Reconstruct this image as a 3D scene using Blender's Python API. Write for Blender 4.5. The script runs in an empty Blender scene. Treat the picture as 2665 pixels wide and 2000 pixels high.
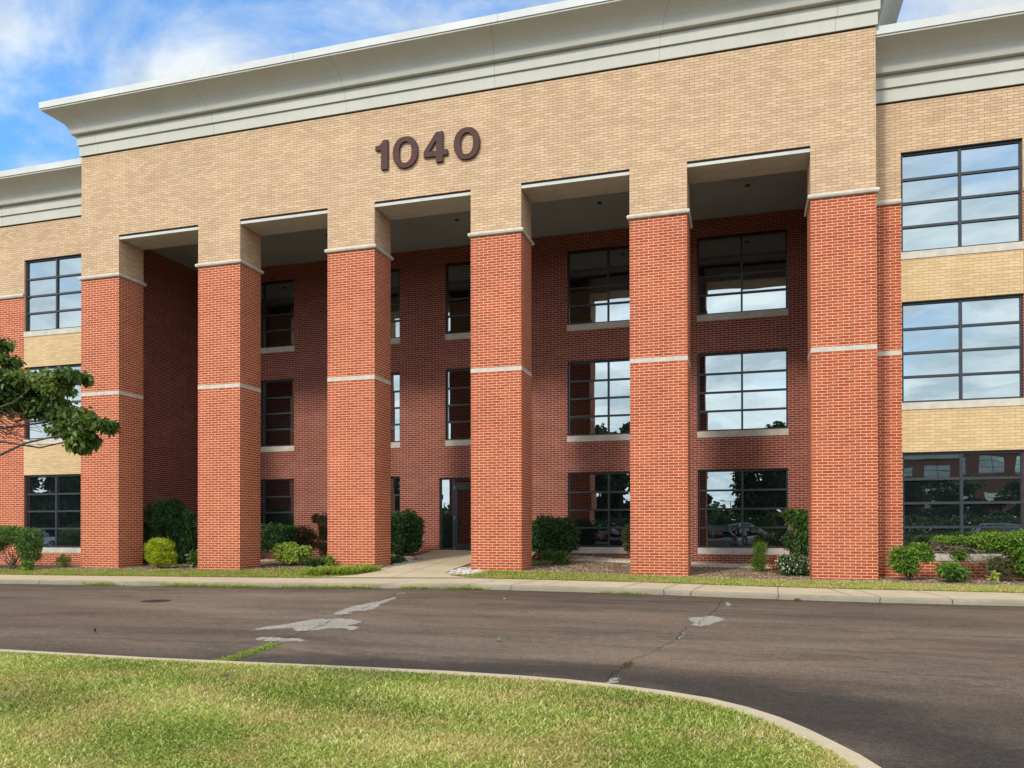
import bpy, math, random
import numpy as np
from mathutils import Vector, Matrix
S = bpy.context.scene
COL = S.collection
R = math.radians
random.seed(7)
RNG = np.random.default_rng(11)

# ---------------------------------------------------------------- camera
YAW = -16.3255
cam = bpy.data.cameras.new('camera'); co = bpy.data.objects.new('camera', cam); COL.objects.link(co)
co.location = (0, -22.1146, 1.3)
co.rotation_euler = (R(90 + 0.4237), R(0.09), R(-YAW))
cam.sensor_width = 36; cam.lens = 2057.39 / 2665 * 36
cam.shift_y = (1360.33 - 1000) / 2665
cam.clip_start = 0.05; cam.clip_end = 2000
S.camera = co
# ---------------------------------------------------------------- sky
SUN_AZ = math.atan2(-0.4, -1.0)      # direction towards the sun (x, y)
SUN_EL = R(38)
W = bpy.data.worlds.new('World'); S.world = W; W.use_nodes = True
nt = W.node_tree; N = nt.nodes; L = nt.links
for n in list(N): N.remove(n)
out = N.new('ShaderNodeOutputWorld'); bg = N.new('ShaderNodeBackground')
sky = N.new('ShaderNodeTexSky'); sky.sky_type = 'NISHITA'; sky.sun_disc = False
sky.sun_elevation = SUN_EL; sky.sun_rotation = R(202); sky.altitude = 100; sky.air_density = 1.0; sky.dust_density = 0.6; sky.ozone_density = 2.0
tc = N.new('ShaderNodeTexCoord')
sep = N.new('ShaderNodeSeparateXYZ'); L.new(tc.outputs['Generated'], sep.inputs[0])
# clouds lie in a plane overhead: project the direction on it
zz = N.new('ShaderNodeMath'); zz.operation = 'MAXIMUM'; L.new(sep.outputs['Z'], zz.inputs[0]); zz.inputs[1].default_value = 0.0
za = N.new('ShaderNodeMath'); za.operation = 'ADD'; L.new(zz.outputs[0], za.inputs[0]); za.inputs[1].default_value = 0.22
dx = N.new('ShaderNodeMath'); dx.operation = 'DIVIDE'; L.new(sep.outputs['X'], dx.inputs[0]); L.new(za.outputs[0], dx.inputs[1])
dy = N.new('ShaderNodeMath'); dy.operation = 'DIVIDE'; L.new(sep.outputs['Y'], dy.inputs[0]); L.new(za.outputs[0], dy.inputs[1])
cb = N.new('ShaderNodeCombineXYZ'); L.new(dx.outputs[0], cb.inputs[0]); L.new(dy.outputs[0], cb.inputs[1]); cb.inputs[2].default_value = 20.5
def wnoise(scale, detail, rough, dist):
    n = N.new('ShaderNodeTexNoise'); n.inputs['Scale'].default_value = scale; n.inputs['Detail'].default_value = detail
    n.inputs['Roughness'].default_value = rough; n.inputs['Distortion'].default_value = dist
    L.new(cb.outputs[0], n.inputs['Vector']); return n
n1 = wnoise(1.9, 12, 0.60, 0.35); n2 = wnoise(0.45, 3, 0.5, 0.0)
def wmath(op, a, b):
    m = N.new('ShaderNodeMath'); m.operation = op
    for i, x in enumerate((a, b)):
        if isinstance(x, (int, float)): m.inputs[i].default_value = x
        else: L.new(x, m.inputs[i])
    return m.outputs[0]
cov = wmath('ADD', wmath('MULTIPLY', n1.outputs['Fac'], 1.0), wmath('MULTIPLY', n2.outputs['Fac'], 0.55))
# more cloud towards the south-east half of the sky
cov = wmath('ADD', cov, wmath('MULTIPLY', sep.outputs['Y'], -0.10))
cov = wmath('ADD', cov, wmath('MULTIPLY', sep.outputs['X'], 0.04))
mr = N.new('ShaderNodeMapRange'); mr.interpolation_type = 'SMOOTHSTEP'
mr.inputs['From Min'].default_value = 0.545; mr.inputs['From Max'].default_value = 0.84
L.new(cov, mr.inputs['Value'])
n3 = wnoise(3.0, 10, 0.62, 0.4)
cr = N.new('ShaderNodeValToRGB'); L.new(n3.outputs['Fac'], cr.inputs[0])
cr.color_ramp.elements[0].position = 0.38; cr.color_ramp.elements[0].color = (4.3, 5.2, 5.9, 1)
cr.color_ramp.elements[1].position = 0.62; cr.color_ramp.elements[1].color = (8.0, 8.5, 8.8, 1)
hs = N.new('ShaderNodeHueSaturation'); hs.inputs['Saturation'].default_value = 1.30; hs.inputs['Value'].default_value = 1.8; L.new(sky.outputs[0], hs.inputs['Color'])
mx = N.new('ShaderNodeMix'); mx.data_type = 'RGBA'; L.new(mr.outputs[0], mx.inputs[0]); L.new(hs.outputs[0], mx.inputs[6]); 
yb = wmath('SUBTRACT', 1.0, wmath('MULTIPLY', sep.outputs['Y'], 0.50))   # the cloud lit by the sun side is brighter
cy = N.new('ShaderNodeVectorMath'); cy.operation = 'SCALE'; L.new(cr.outputs[0], cy.inputs[0]); L.new(yb, cy.inputs['Scale'])
L.new(cy.outputs[0], mx.inputs[7])
L.new(mx.outputs[2], bg.inputs['Color']); bg.inputs['Strength'].default_value = 0.15
L.new(bg.outputs[0], out.inputs['Surface'])
# ---------------------------------------------------------------- sun
sd = bpy.data.lights.new('sun', 'SUN'); sd.energy = 2.35; sd.angle = R(8); sd.color = (1.0, 0.93, 0.82)
so = bpy.data.objects.new('sun', sd); COL.objects.link(so)
tosun = Vector((-0.4 / 1.077 * math.cos(SUN_EL), -1.0 / 1.077 * math.cos(SUN_EL), math.sin(SUN_EL)))
so.rotation_euler = tosun.to_track_quat('Z', 'Y').to_euler(); so.location = (-20, -60, 60)
S.view_settings.view_transform = 'Standard'; S.view_settings.look = 'None'
S.view_settings.exposure = 0.22; S.view_settings.gamma = 1.0
S.cycles.max_bounces = 8; S.cycles.transparent_max_bounces = 8

# ================================================================= helpers
class MB:
    """collects faces, then builds ONE mesh with box-projected UVs in metres"""
    def __init__(s, u0=0.0): s.v = []; s.f = []; s.m = []; s.u0 = u0
    def quad(s, a, b, c, d, m=0):
        i = len(s.v); s.v += [a, b, c, d]; s.f.append((i, i + 1, i + 2, i + 3)); s.m.append(m)
    def face(s, pts, m=0):
        i = len(s.v); s.v += list(pts); s.f.append(tuple(range(i, i + len(pts)))); s.m.append(m)
    def box(s, x0, x1, y0, y1, z0, z1, m=0, skip=''):
        p = [(x0, y0, z0), (x1, y0, z0), (x1, y1, z0), (x0, y1, z0), (x0, y0, z1), (x1, y0, z1), (x1, y1, z1), (x0, y1, z1)]
        for k, f in dict(d=(3, 2, 1, 0), u=(4, 5, 6, 7), f=(0, 1, 5, 4), r=(1, 2, 6, 5), b=(2, 3, 7, 6), l=(3, 0, 4, 7)).items():
            if k not in skip: s.quad(*[p[i] for i in f], m)
    def tube(s, pts, rad, n=6, m=0, cap=True):
        pts = [Vector(p) for p in pts]
        if not hasattr(rad, '__len__'): rad = [rad] * len(pts)
        base = len(s.v); up = Vector((0.13, 0.21, 0.97))
        for i, p in enumerate(pts):
            t = (pts[min(i + 1, len(pts) - 1)] - pts[max(i - 1, 0)]).normalized()
            a = t.cross(up)
            if a.length < 1e-3: a = t.cross(Vector((1, 0, 0)))
            a.normalize(); b = t.cross(a)
            for k in range(n):
                an = 2 * math.pi * k / n
                s.v.append(tuple(p + (a * math.cos(an) + b * math.sin(an)) * rad[i]))
        for i in range(len(pts) - 1):
            for k in range(n):
                k2 = (k + 1) % n
                s.f.append((base + i * n + k, base + i * n + k2, base + (i + 1) * n + k2, base + (i + 1) * n + k)); s.m.append(m)
        if cap:
            s.f.append(tuple(base + k for k in range(n))); s.m.append(m)
            s.f.append(tuple(base + (len(pts) - 1) * n + k for k in reversed(range(n)))); s.m.append(m)
    def prism(s, poly, y0, y1, m=0):
        """poly: (x,z) outline, extruded from y0 (front) to y1"""
        n = len(poly)
        s.face([(x, y0, z) for x, z in poly], m); s.face([(x, y1, z) for x, z in reversed(poly)], m)
        for i in range(n):
            a, b = poly[i], poly[(i + 1) % n]
            s.quad((a[0], y0, a[1]), (a[0], y1, a[1]), (b[0], y1, b[1]), (b[0], y0, b[1]), m)
    def build(s, name, mats, parent=None, bevel=0, smooth=False, solid=False):
        me = bpy.data.meshes.new(name); me.from_pydata([tuple(map(float, v)) for v in s.v], [], s.f)
        if not isinstance(mats, (list, tuple)): mats = [mats]
        for m in mats: me.materials.append(m)
        me.polygons.foreach_set('material_index', s.m)
        me.update()
        uv = me.uv_layers.new(name='UVMap')
        buf = np.zeros(len(me.loops) * 2)
        for p in me.polygons:
            nx, ny, nz = (abs(c) for c in p.normal)
            for li in p.loop_indices:
                c = me.vertices[me.loops[li].vertex_index].co
                if nz > max(nx, ny): u, v = c.x - s.u0, c.y
                elif ny >= nx: u, v = c.x - s.u0, c.z
                else: u, v = c.y, c.z
                buf[2 * li] = u; buf[2 * li + 1] = v
        uv.data.foreach_set('uv', buf)
        if smooth: me.polygons.foreach_set('use_smooth', [True] * len(me.polygons))
        o = bpy.data.objects.new(name, me); COL.objects.link(o)
        if parent is not None: o.parent = parent
        if bevel:
            b = o.modifiers.new('bevel', 'BEVEL'); b.width = bevel; b.segments = 2; b.limit_method = 'ANGLE'
        return o
def tag(o, label=None, cat=None, group=None, kind=None):
    if label: o['label'] = label
    if cat: o['category'] = cat
    if group: o['group'] = group
    if kind: o['kind'] = kind
    return o
def empty(name, loc=(0, 0, 0), rz=0, label=None, cat=None, group=None):
    o = bpy.data.objects.new(name, None); COL.objects.link(o); o.location = loc; o.rotation_euler = (0, 0, rz)
    o.empty_display_size = 0.3
    return tag(o, label, cat, group)
def lerp(x, tab):
    xs = [t[0] for t in tab]; return float(np.interp(x, xs, [t[1] for t in tab]))

# ================================================================= materials
def newmat(name):
    m = bpy.data.materials.new(name); m.use_nodes = True
    t = m.node_tree; b = t.nodes['Principled BSDF']
    return m, t, b
def nnode(t, typ, **k):
    n = t.nodes.new(typ)
    for a, v in k.items():
        if a in n.inputs: n.inputs[a].default_value = v
        else: setattr(n, a, v)
    return n
def ramp(t, src, stops):
    r = t.nodes.new('ShaderNodeValToRGB'); t.links.new(src, r.inputs[0])
    e = r.color_ramp.elements
    while len(e) < len(stops): e.new(0.5)
    for i, (p, c) in enumerate(stops):
        e[i].position = p; e[i].color = (*c, 1) if len(c) == 3 else c
    return r
def mix(t, fac, a, b, mode='MIX'):
    n = t.nodes.new('ShaderNodeMix'); n.data_type = 'RGBA'; n.blend_type = mode
    for i, x in ((0, fac), (6, a), (7, b)):
        if isinstance(x, (int, float)): n.inputs[i].default_value = x
        elif isinstance(x, tuple): n.inputs[i].default_value = (*x, 1)
        else: t.links.new(x, n.inputs[i])
    return n.outputs[2]
def math_(t, op, a, b=0.0):
    n = t.nodes.new('ShaderNodeMath'); n.operation = op
    for i, x in enumerate((a, b)):
        if isinstance(x, (int, float)): n.inputs[i].default_value = x
        else: t.links.new(x, n.inputs[i])
    return n.outputs[0]
def objco(t, scale=(1, 1, 1), geo=True):
    if geo: g = t.nodes.new('ShaderNodeNewGeometry'); src = g.outputs['Position']
    else: g = t.nodes.new('ShaderNodeTexCoord'); src = g.outputs['Object']
    mp = t.nodes.new('ShaderNodeMapping'); mp.inputs['Scale'].default_value = scale
    t.links.new(src, mp.inputs['Vector']); return mp.outputs[0]
def noise(t, vec, scale, detail=4, rough=0.55, dist=0.0):
    n = nnode(t, 'ShaderNodeTexNoise', Scale=scale, Detail=detail, Roughness=rough, Distortion=dist)
    t.links.new(vec, n.inputs['Vector']); return n.outputs['Fac']
def bump(t, b, h, strength, dist):
    n = nnode(t, 'ShaderNodeBump', Strength=strength, Distance=dist)
    t.links.new(h, n.inputs['Height']); t.links.new(n.outputs[0], b.inputs['Normal']); return n

def brick_mat(name, c1, c2, mortar, msize=0.0068, bw=0.2653, rh=0.07775, patch=0.12, tint=None):
    m, t, b = newmat(name)
    uv = nnode(t, 'ShaderNodeUVMap')
    # tiny wobble so courses are not ruler straight
    br = nnode(t, 'ShaderNodeTexBrick', Scale=1.0)
    br.inputs['Brick Width'].default_value = bw; br.inputs['Row Height'].default_value = rh
    br.inputs['Mortar Size'].default_value = msize; br.inputs['Mortar Smooth'].default_value = 0.25; br.inputs['Bias'].default_value = 0.0
    br.inputs['Color1'].default_value = (*c1, 1); br.inputs['Color2'].default_value = (*c2, 1); br.inputs['Mortar'].default_value = (*mortar, 1)
    br.offset = 0.5
    p = objco(t)
    nz = t.nodes.new('ShaderNodeTexNoise'); nz.inputs['Scale'].default_value = 9; t.links.new(p, nz.inputs['Vector'])
    va = t.nodes.new('ShaderNodeVectorMath'); va.operation = 'MULTIPLY_ADD'
    t.links.new(nz.outputs['Color'], va.inputs[0]); va.inputs[1].default_value = (0.006, 0.004, 0); t.links.new(uv.outputs[0], va.inputs[2])
    t.links.new(va.outputs[0], br.inputs['Vector'])
    big = noise(t, objco(t, (0.35, 0.35, 1.3)), 1.0, 5, 0.6)
    fine = noise(t, p, 38, 3, 0.6)
    streak = noise(t, objco(t, (2.2, 2.2, 0.12)), 1.0, 4, 0.55)
    k = math_(t, 'ADD', math_(t, 'MULTIPLY', math_(t, 'SUBTRACT', big, 0.5), patch * 4), 1.0)
    k = math_(t, 'ADD', k, math_(t, 'MULTIPLY', math_(t, 'SUBTRACT', fine, 0.5), 0.35))
    k = math_(t, 'ADD', k, math_(t, 'MULTIPLY', math_(t, 'SUBTRACT', streak, 0.5), 0.18))
    cc = t.nodes.new('ShaderNodeCombineXYZ')
    for i in range(3): t.links.new(k, cc.inputs[i])
    col = mix(t, 1.0, br.outputs['Color'], cc.outputs[0], 'MULTIPLY')
    if tint:  # bloom of salts on some bricks
        ef = ramp(t, noise(t, objco(t, (0.5, 0.5, 0.9)), 1.7, 8, 0.72), [(0.52, (0, 0, 0)), (0.78, (1, 1, 1))])
        col = mix(t, math_(t, 'MULTIPLY', ef.outputs[0], 0.20), col, tint)
    t.links.new(col, b.inputs['Base Color']); b.inputs['Roughness'].default_value = 0.85; b.inputs['Specular IOR Level'].default_value = 0.25
    h = math_(t, 'ADD', math_(t, 'MULTIPLY', br.outputs['Fac'], -1.0), math_(t, 'MULTIPLY', fine, 0.5))
    bump(t, b, h, 0.5, 0.008)
    return m
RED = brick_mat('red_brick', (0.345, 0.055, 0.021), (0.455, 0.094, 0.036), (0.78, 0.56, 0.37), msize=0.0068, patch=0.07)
REDB = brick_mat('shade_darkened_bloomed_brick', (0.175, 0.032, 0.019), (0.25, 0.050, 0.030), (0.55, 0.41, 0.33), msize=0.0064, patch=0.08, tint=(0.60, 0.40, 0.30))  # copy of the red brick: recess shade darkened into its colour, plus salt bloom
BUFF = brick_mat('buff_brick', (0.52, 0.350, 0.212), (0.64, 0.450, 0.288), (0.24, 0.150, 0.080), msize=0.0060, patch=0.075)
BUFF2 = brick_mat('yellow_buff_brick', (0.56, 0.39, 0.20), (0.66, 0.48, 0.27), (0.34, 0.23, 0.12), msize=0.0052, patch=0.06)

def plain(name, c, c2=None, scale=3.0, rough=0.6, spec=0.4, bs=0.0, bscale=60, metal=0.0, detail=5, stretch=(1, 1, 1)):
    m, t, b = newmat(name)
    c2 = c2 or tuple(x * 0.85 for x in c)
    n = noise(t, objco(t, stretch), scale, detail, 0.62)
    r = ramp(t, n, [(0.3, c2), (0.7, c)])
    t.links.new(r.outputs[0], b.inputs['Base Color']); b.inputs['Roughness'].default_value = rough
    b.inputs['Specular IOR Level'].default_value = spec; b.inputs['Metallic'].default_value = metal
    if bs: bump(t, b, noise(t, objco(t), bscale, 4, 0.6), bs, 0.01)
    return m
STONE = plain('limestone', (0.62, 0.57, 0.48), (0.45, 0.41, 0.35), 4.0, 0.85, 0.3, 0.3, 40)
STUCCO = plain('cornice_stucco', (0.55, 0.54, 0.475), (0.50, 0.49, 0.43), 1.2, 0.8, 0.25, 0.15, 90, stretch=(0.3, 1, 1))
_t = STUCCO.node_tree; _b = _t.nodes['Principled BSDF']; _c = _b.inputs['Base Color'].links[0].from_socket
_s = ramp(_t, noise(_t, objco(_t, (2.6, 2.6, 0.10)), 1.0, 6, 0.65), [(0.36, (0.80, 0.80, 0.77)), (0.56, (1.04, 1.04, 1.04))])
_t.links.new(mix(_t, 0.18, _c, _s.outputs[0], 'MULTIPLY'), _b.inputs['Base Color'])
COPING = plain('coping_metal', (0.66, 0.67, 0.66), (0.54, 0.54, 0.52), 0.8, 0.6, 0.3)
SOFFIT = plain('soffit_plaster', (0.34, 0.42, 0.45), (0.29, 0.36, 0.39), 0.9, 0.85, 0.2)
FRAME = plain('dark_bronze_frame', (0.030, 0.034, 0.042), (0.022, 0.025, 0.03), 3, 0.42, 0.5)
LINTEL = plain('lintel_steel', (0.035, 0.03, 0.035), None, 3, 0.6, 0.3)
BROWNMET = plain('brown_metal_letter', (0.080, 0.033, 0.028), (0.062, 0.025, 0.022), 2, 0.6, 0.2)
ROOFM = plain('roof_membrane', (0.3, 0.3, 0.3), None, 1, 0.9)
STEEL = plain('brushed_steel', (0.6, 0.6, 0.6), None, 5, 0.3, 0.5, metal=1.0)
GALV = plain('dark_pole_paint', (0.05, 0.045, 0.04), None, 3, 0.5)
BARK = plain('bark', (0.13, 0.10, 0.08), (0.07, 0.055, 0.045), 14, 0.9, 0.2, 0.5, 50)
TWIG = plain('dry_twig', (0.34, 0.26, 0.20), (0.22, 0.16, 0.12), 14, 0.9, 0.2)
def glass_mat(name, tint=(0.88, 0.97, 0.98), dark=(0.010, 0.013, 0.015)):
    m, t, b = newmat(name); t.nodes.remove(b)
    o = t.nodes['Material Output']
    g = nnode(t, 'ShaderNodeBsdfGlossy'); g.inputs['Roughness'].default_value = 0.0; g.inputs['Color'].default_value = (*tint, 1)
    d = nnode(t, 'ShaderNodeBsdfDiffuse'); d.inputs['Color'].default_value = (*dark, 1)
    fr = nnode(t, 'ShaderNodeFresnel', IOR=1.5)
    fac = math_(t, 'ADD', math_(t, 'MULTIPLY', fr.outputs[0], 0.6), 0.38)
    ms = t.nodes.new('ShaderNodeMixShader'); t.links.new(fac, ms.inputs[0]); t.links.new(d.outputs[0], ms.inputs[1]); t.links.new(g.outputs[0], ms.inputs[2])
    t.links.new(ms.outputs[0], o.inputs['Surface'])
    h = noise(t, objco(t, (1.0, 1.0, 1.6)), 1.1, 1, 0.4)
    bp = nnode(t, 'ShaderNodeBump', Strength=0.5, Distance=0.0024); t.links.new(h, bp.inputs['Height']); t.links.new(bp.outputs[0], g.inputs['Normal'])
    return m
GLASS = glass_mat('reflective_glass')
CARGLASS = glass_mat('car_glass', (0.35, 0.4, 0.42))

def concrete_mat(name, c, c2, stain):
    m, t, b = newmat(name)
    p = objco(t)
    n = ramp(t, noise(t, p, 0.9, 7, 0.62), [(0.3, c2), (0.68, c)])
    sp = ramp(t, noise(t, p, 120, 2, 0.5), [(0.35, (0.78, 0.78, 0.78)), (0.65, (1.08, 1.08, 1.08))])
    col = mix(t, 1.0, n.outputs[0], sp.outputs[0], 'MULTIPLY')
    st = ramp(t, noise(t, objco(t, (0.6, 1.6, 3)), 1.6, 7, 0.7), [(0.52, (0, 0, 0)), (0.72, (1, 1, 1))])
    col = mix(t, math_(t, 'MULTIPLY', st.outputs[0], 0.55), col, stain)
    t.links.new(col, b.inputs['Base Color']); b.inputs['Roughness'].default_value = 0.9; b.inputs['Specular IOR Level'].default_value = 0.2
    bump(t, b, noise(t, p, 70, 5, 0.7), 0.45, 0.01)
    return m
CONC = concrete_mat('sidewalk_concrete', (0.60, 0.495, 0.335), (0.50, 0.405, 0.27), (0.38, 0.29, 0.18))
KERBM = concrete_mat('kerb_concrete', (0.36, 0.315, 0.235), (0.26, 0.225, 0.165), (0.15, 0.125, 0.09))
PATCHM = concrete_mat('patch_compound', (0.42, 0.385, 0.325), (0.32, 0.29, 0.24), (0.15, 0.125, 0.10))

def asphalt_mat():
    m, t, b = newmat('asphalt')
    p = objco(t)
    a = ramp(t, noise(t, objco(t, (0.10, 0.42, 1)), 1.0, 7, 0.62), [(0.34, (0.070, 0.052, 0.039)), (0.47, (0.135, 0.101, 0.074)), (0.66, (0.215, 0.163, 0.119))])
    # red-brown worn band along the lane
    rb = ramp(t, noise(t, objco(t, (0.16, 0.30, 1)), 1.3, 4, 0.5), [(0.46, (0, 0, 0)), (0.66, (1, 1, 1))])
    col = mix(t, math_(t, 'MULTIPLY', rb.outputs[0], 0.6), a.outputs[0], (0.175, 0.112, 0.076))
    # dark sealcoat streaks
    ds = ramp(t, noise(t, objco(t, (0.30, 1.0, 1)), 1.15, 12, 0.78, 0.5), [(0.50, (0, 0, 0)), (0.62, (1, 1, 1))])
    col = mix(t, math_(t, 'MULTIPLY', ds.outputs[0], 0.55), col, (0.050, 0.041, 0.036))
    # sealcoat kept along both kerbs: distance from the middle of the lane
    sx = t.nodes.new('ShaderNodeSeparateXYZ'); g = t.nodes.new('ShaderNodeNewGeometry'); t.links.new(g.outputs['Position'], sx.inputs[0])
    wob = math_(t, 'MULTIPLY', math_(t, 'SUBTRACT', noise(t, objco(t, (0.25, 0.5, 1)), 1.0, 8, 0.7), 0.5), 4.5)
    dd = math_(t, 'ADD', math_(t, 'ABSOLUTE', math_(t, 'SUBTRACT', sx.outputs['Y'], -9.0)), wob)
    ed = ramp(t, math_(t, 'DIVIDE', dd, 8.0), [(0.46, (0, 0, 0)), (0.66, (1, 1, 1))])
    col = mix(t, math_(t, 'MULTIPLY', ed.outputs[0], 0.62), col, (0.040, 0.033, 0.028))
    vd = t.nodes.new('ShaderNodeVectorMath'); vd.operation = 'DISTANCE'; t.links.new(g.outputs['Position'], vd.inputs[0]); vd.inputs[1].default_value = (-2.7, -18.4, -.3)
    dv = math_(t, 'ADD', math_(t, 'ABSOLUTE', math_(t, 'SUBTRACT', vd.outputs['Value'], 5.0)), math_(t, 'MULTIPLY', math_(t, 'SUBTRACT', noise(t, objco(t, (0.5, 0.9, 1)), 1.3, 8, 0.7), 0.5), 2.2))
    rg = ramp(t, dv, [(0.25, (1, 1, 1)), (0.85, (0, 0, 0))])
    col = mix(t, math_(t, 'MULTIPLY', rg.outputs[0], 0.72), col, (0.030, 0.026, 0.024))
    ag = ramp(t, noise(t, p, 95, 3, 0.75), [(0.30, (0.45, 0.45, 0.45)), (0.5, (0.98, 0.98, 0.98)), (0.72, (1.75, 1.7, 1.6))])
    col = mix(t, 0.85, col, ag.outputs[0], 'MULTIPLY')
    gr = ramp(t, noise(t, p, 34, 5, 0.85), [(0.36, (0.55, 0.55, 0.55)), (0.5, (0.98, 0.98, 0.98)), (0.64, (1.6, 1.55, 1.46))])
    col = mix(t, 0.85, col, gr.outputs[0], 'MULTIPLY')
    st = ramp(t, noise(t, objco(t, (9, 17, 1)), 1, 6, 0.8), [(0.33, (0.66, 0.66, 0.66)), (0.5, (0.98, 0.98, 0.98)), (0.68, (1.42, 1.38, 1.32))])
    col = mix(t, 0.8, col, st.outputs[0], 'MULTIPLY')
    t.links.new(col, b.inputs['Base Color']); b.inputs['Roughness'].default_value = 0.88; b.inputs['Specular IOR Level'].default_value = 0.25
    bump(t, b, noise(t, p, 90, 4, 0.75), 0.55, 0.012)
    return m
ASPH = asphalt_mat()
def soil_mat(name, stops, scale, bs=0.8):
    m, t, b = newmat(name)
    p = objco(t)
    r = ramp(t, noise(t, p, scale, 6, 0.75), stops)
    r2 = ramp(t, noise(t, p, 1.4, 4, 0.6), [(0.3, (0.8, 0.8, 0.8)), (0.7, (1.12, 1.12, 1.12))])
    t.links.new(mix(t, 1.0, r.outputs[0], r2.outputs[0], 'MULTIPLY'), b.inputs['Base Color']); b.inputs['Roughness'].default_value = 0.95
    b.inputs['Specular IOR Level'].default_value = 0.15
    bump(t, b, noise(t, p, scale, 6, 0.75), bs, 0.03)
    return m
MULCH = soil_mat('dry_mulch', [(0.30, (0.10, 0.068, 0.045)), (0.5, (0.28, 0.20, 0.135)), (0.7, (0.46, 0.36, 0.25))], 34)
TURF = soil_mat('turf_base', [(0.3, (0.035, 0.050, 0.012)), (0.5, (0.085, 0.105, 0.026)), (0.72, (0.20, 0.18, 0.065))], 26, 0.6)
PEB = soil_mat('pebble_stone', [(0.3, (0.30, 0.24, 0.17)), (0.5, (0.55, 0.46, 0.36)), (0.7, (0.75, 0.70, 0.62))], 20, 0.2)
PEBW = soil_mat('white_pebble_stone', [(0.3, (0.34, 0.30, 0.24)), (0.5, (0.56, 0.51, 0.44)), (0.7, (0.78, 0.74, 0.68))], 20, 0.2)

def leaf_mat(name, stops, transl=0.35, rough=0.5, noise_stops=None):
    """per-leaf colour from the random face attribute 'rnd'"""
    m, t, b = newmat(name); t.nodes.remove(b); o = t.nodes['Material Output']
    at = t.nodes.new('ShaderNodeAttribute'); at.attribute_name = 'rnd'
    r = ramp(t, at.outputs['Fac'], stops); col = r.outputs[0]
    if noise_stops:
        nn = ramp(t, noise(t, objco(t), noise_stops[0], 5, 0.6), [(noise_stops[1], (0, 0, 0)), (noise_stops[2], (1, 1, 1))])
        r2 = ramp(t, at.outputs['Fac'], noise_stops[3])
        col = mix(t, nn.outputs[0], col, r2.outputs[0])
    p = t.nodes.new('ShaderNodeBsdfPrincipled'); p.inputs['Roughness'].default_value = rough; p.inputs['Specular IOR Level'].default_value = 0.35
    t.links.new(col, p.inputs['Base Color'])
    tr = t.nodes.new('ShaderNodeBsdfTranslucent')
    tcol = mix(t, 1.0, col, (1.25, 1.25, 0.55), 'MULTIPLY'); t.links.new(tcol, tr.inputs['Color'])
    ms = t.nodes.new('ShaderNodeMixShader'); ms.inputs[0].default_value = transl
    t.links.new(p.outputs[0], ms.inputs[1]); t.links.new(tr.outputs[0], ms.inputs[2]); t.links.new(ms.outputs[0], o.inputs['Surface'])
    return m
G_DARK = leaf_mat('dark_green_leaf', [(0, (0.020, 0.056, 0.017)), (0.6, (0.052, 0.120, 0.034)), (1, (0.125, 0.22, 0.065))], 0.2, 0.4)
G_MID = leaf_mat('mid_green_leaf', [(0, (0.030, 0.075, 0.018)), (0.5, (0.085, 0.175, 0.034)), (1, (0.20, 0.31, 0.07))], 0.3)
G_BRIGHT = leaf_mat('bright_green_leaf', [(0, (0.07, 0.15, 0.02)), (0.6, (0.16, 0.28, 0.035)), (1, (0.30, 0.40, 0.07))], 0.35)
G_GOLD = leaf_mat('golden_leaf', [(0, (0.12, 0.18, 0.01)), (0.5, (0.36, 0.43, 0.02)), (1, (0.70, 0.70, 0.05))], 0.35)
G_LIME = leaf_mat('lime_leaf', [(0, (0.16, 0.24, 0.03)), (0.5, (0.34, 0.44, 0.07)), (1, (0.52, 0.60, 0.12))], 0.35)
G_BROWN = leaf_mat('bronzed_leaf', [(0, (0.045, 0.030, 0.016)), (0.5, (0.085, 0.065, 0.030)), (1, (0.10, 0.11, 0.035))], 0.25)
G_OLIVE = leaf_mat('olive_leaf', [(0, (0.045, 0.055, 0.02)), (0.5, (0.09, 0.105, 0.035)), (1, (0.17, 0.16, 0.06))], 0.3)
G_NAND = leaf_mat('nandina_leaf', [(0, (0.020, 0.060, 0.022)), (0.6, (0.060, 0.150, 0.045)), (0.9, (0.13, 0.25, 0.065)), (1, (0.16, 0.10, 0.05))], 0.3)
G_RED = leaf_mat('red_leaf', [(0, (0.16, 0.03, 0.02)), (0.6, (0.30, 0.07, 0.035)), (1, (0.20, 0.15, 0.06))], 0.3)
G_TREE = leaf_mat('tree_leaf', [(0, (0.028, 0.060, 0.016)), (0.5, (0.11, 0.18, 0.042)), (0.85, (0.22, 0.28, 0.065)), (1, (0.36, 0.34, 0.13))], 0.4, 0.42)
G_SHADE = leaf_mat('shade_tree_leaf', [(0, (0.012, 0.03, 0.010)), (0.6, (0.03, 0.065, 0.018)), (1, (0.07, 0.11, 0.03))], 0.25)
G_VAR = leaf_mat('variegated_leaf', [(0, (0.12, 0.16, 0.06)), (0.6, (0.30, 0.33, 0.17)), (1, (0.5, 0.5, 0.33))], 0.3)
FLOWER = leaf_mat('white_petal', [(0, (0.55, 0.50, 0.36)), (0.6, (0.78, 0.74, 0.60)), (1, (0.85, 0.83, 0.78))], 0.3)
GRASS = leaf_mat('lawn_blade', [(0, (0.09, 0.16, 0.02)), (0.36, (0.28, 0.37, 0.05)), (0.62, (0.54, 0.57, 0.12)), (0.86, (0.76, 0.70, 0.28)), (1, (0.90, 0.84, 0.56))], 0.35, 0.5,
                 (1.2, 0.44, 0.60, [(0, (0.18, 0.20, 0.04)), (0.4, (0.50, 0.44, 0.14)), (0.75, (0.72, 0.58, 0.25)), (1, (0.88, 0.75, 0.45))]))

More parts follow.
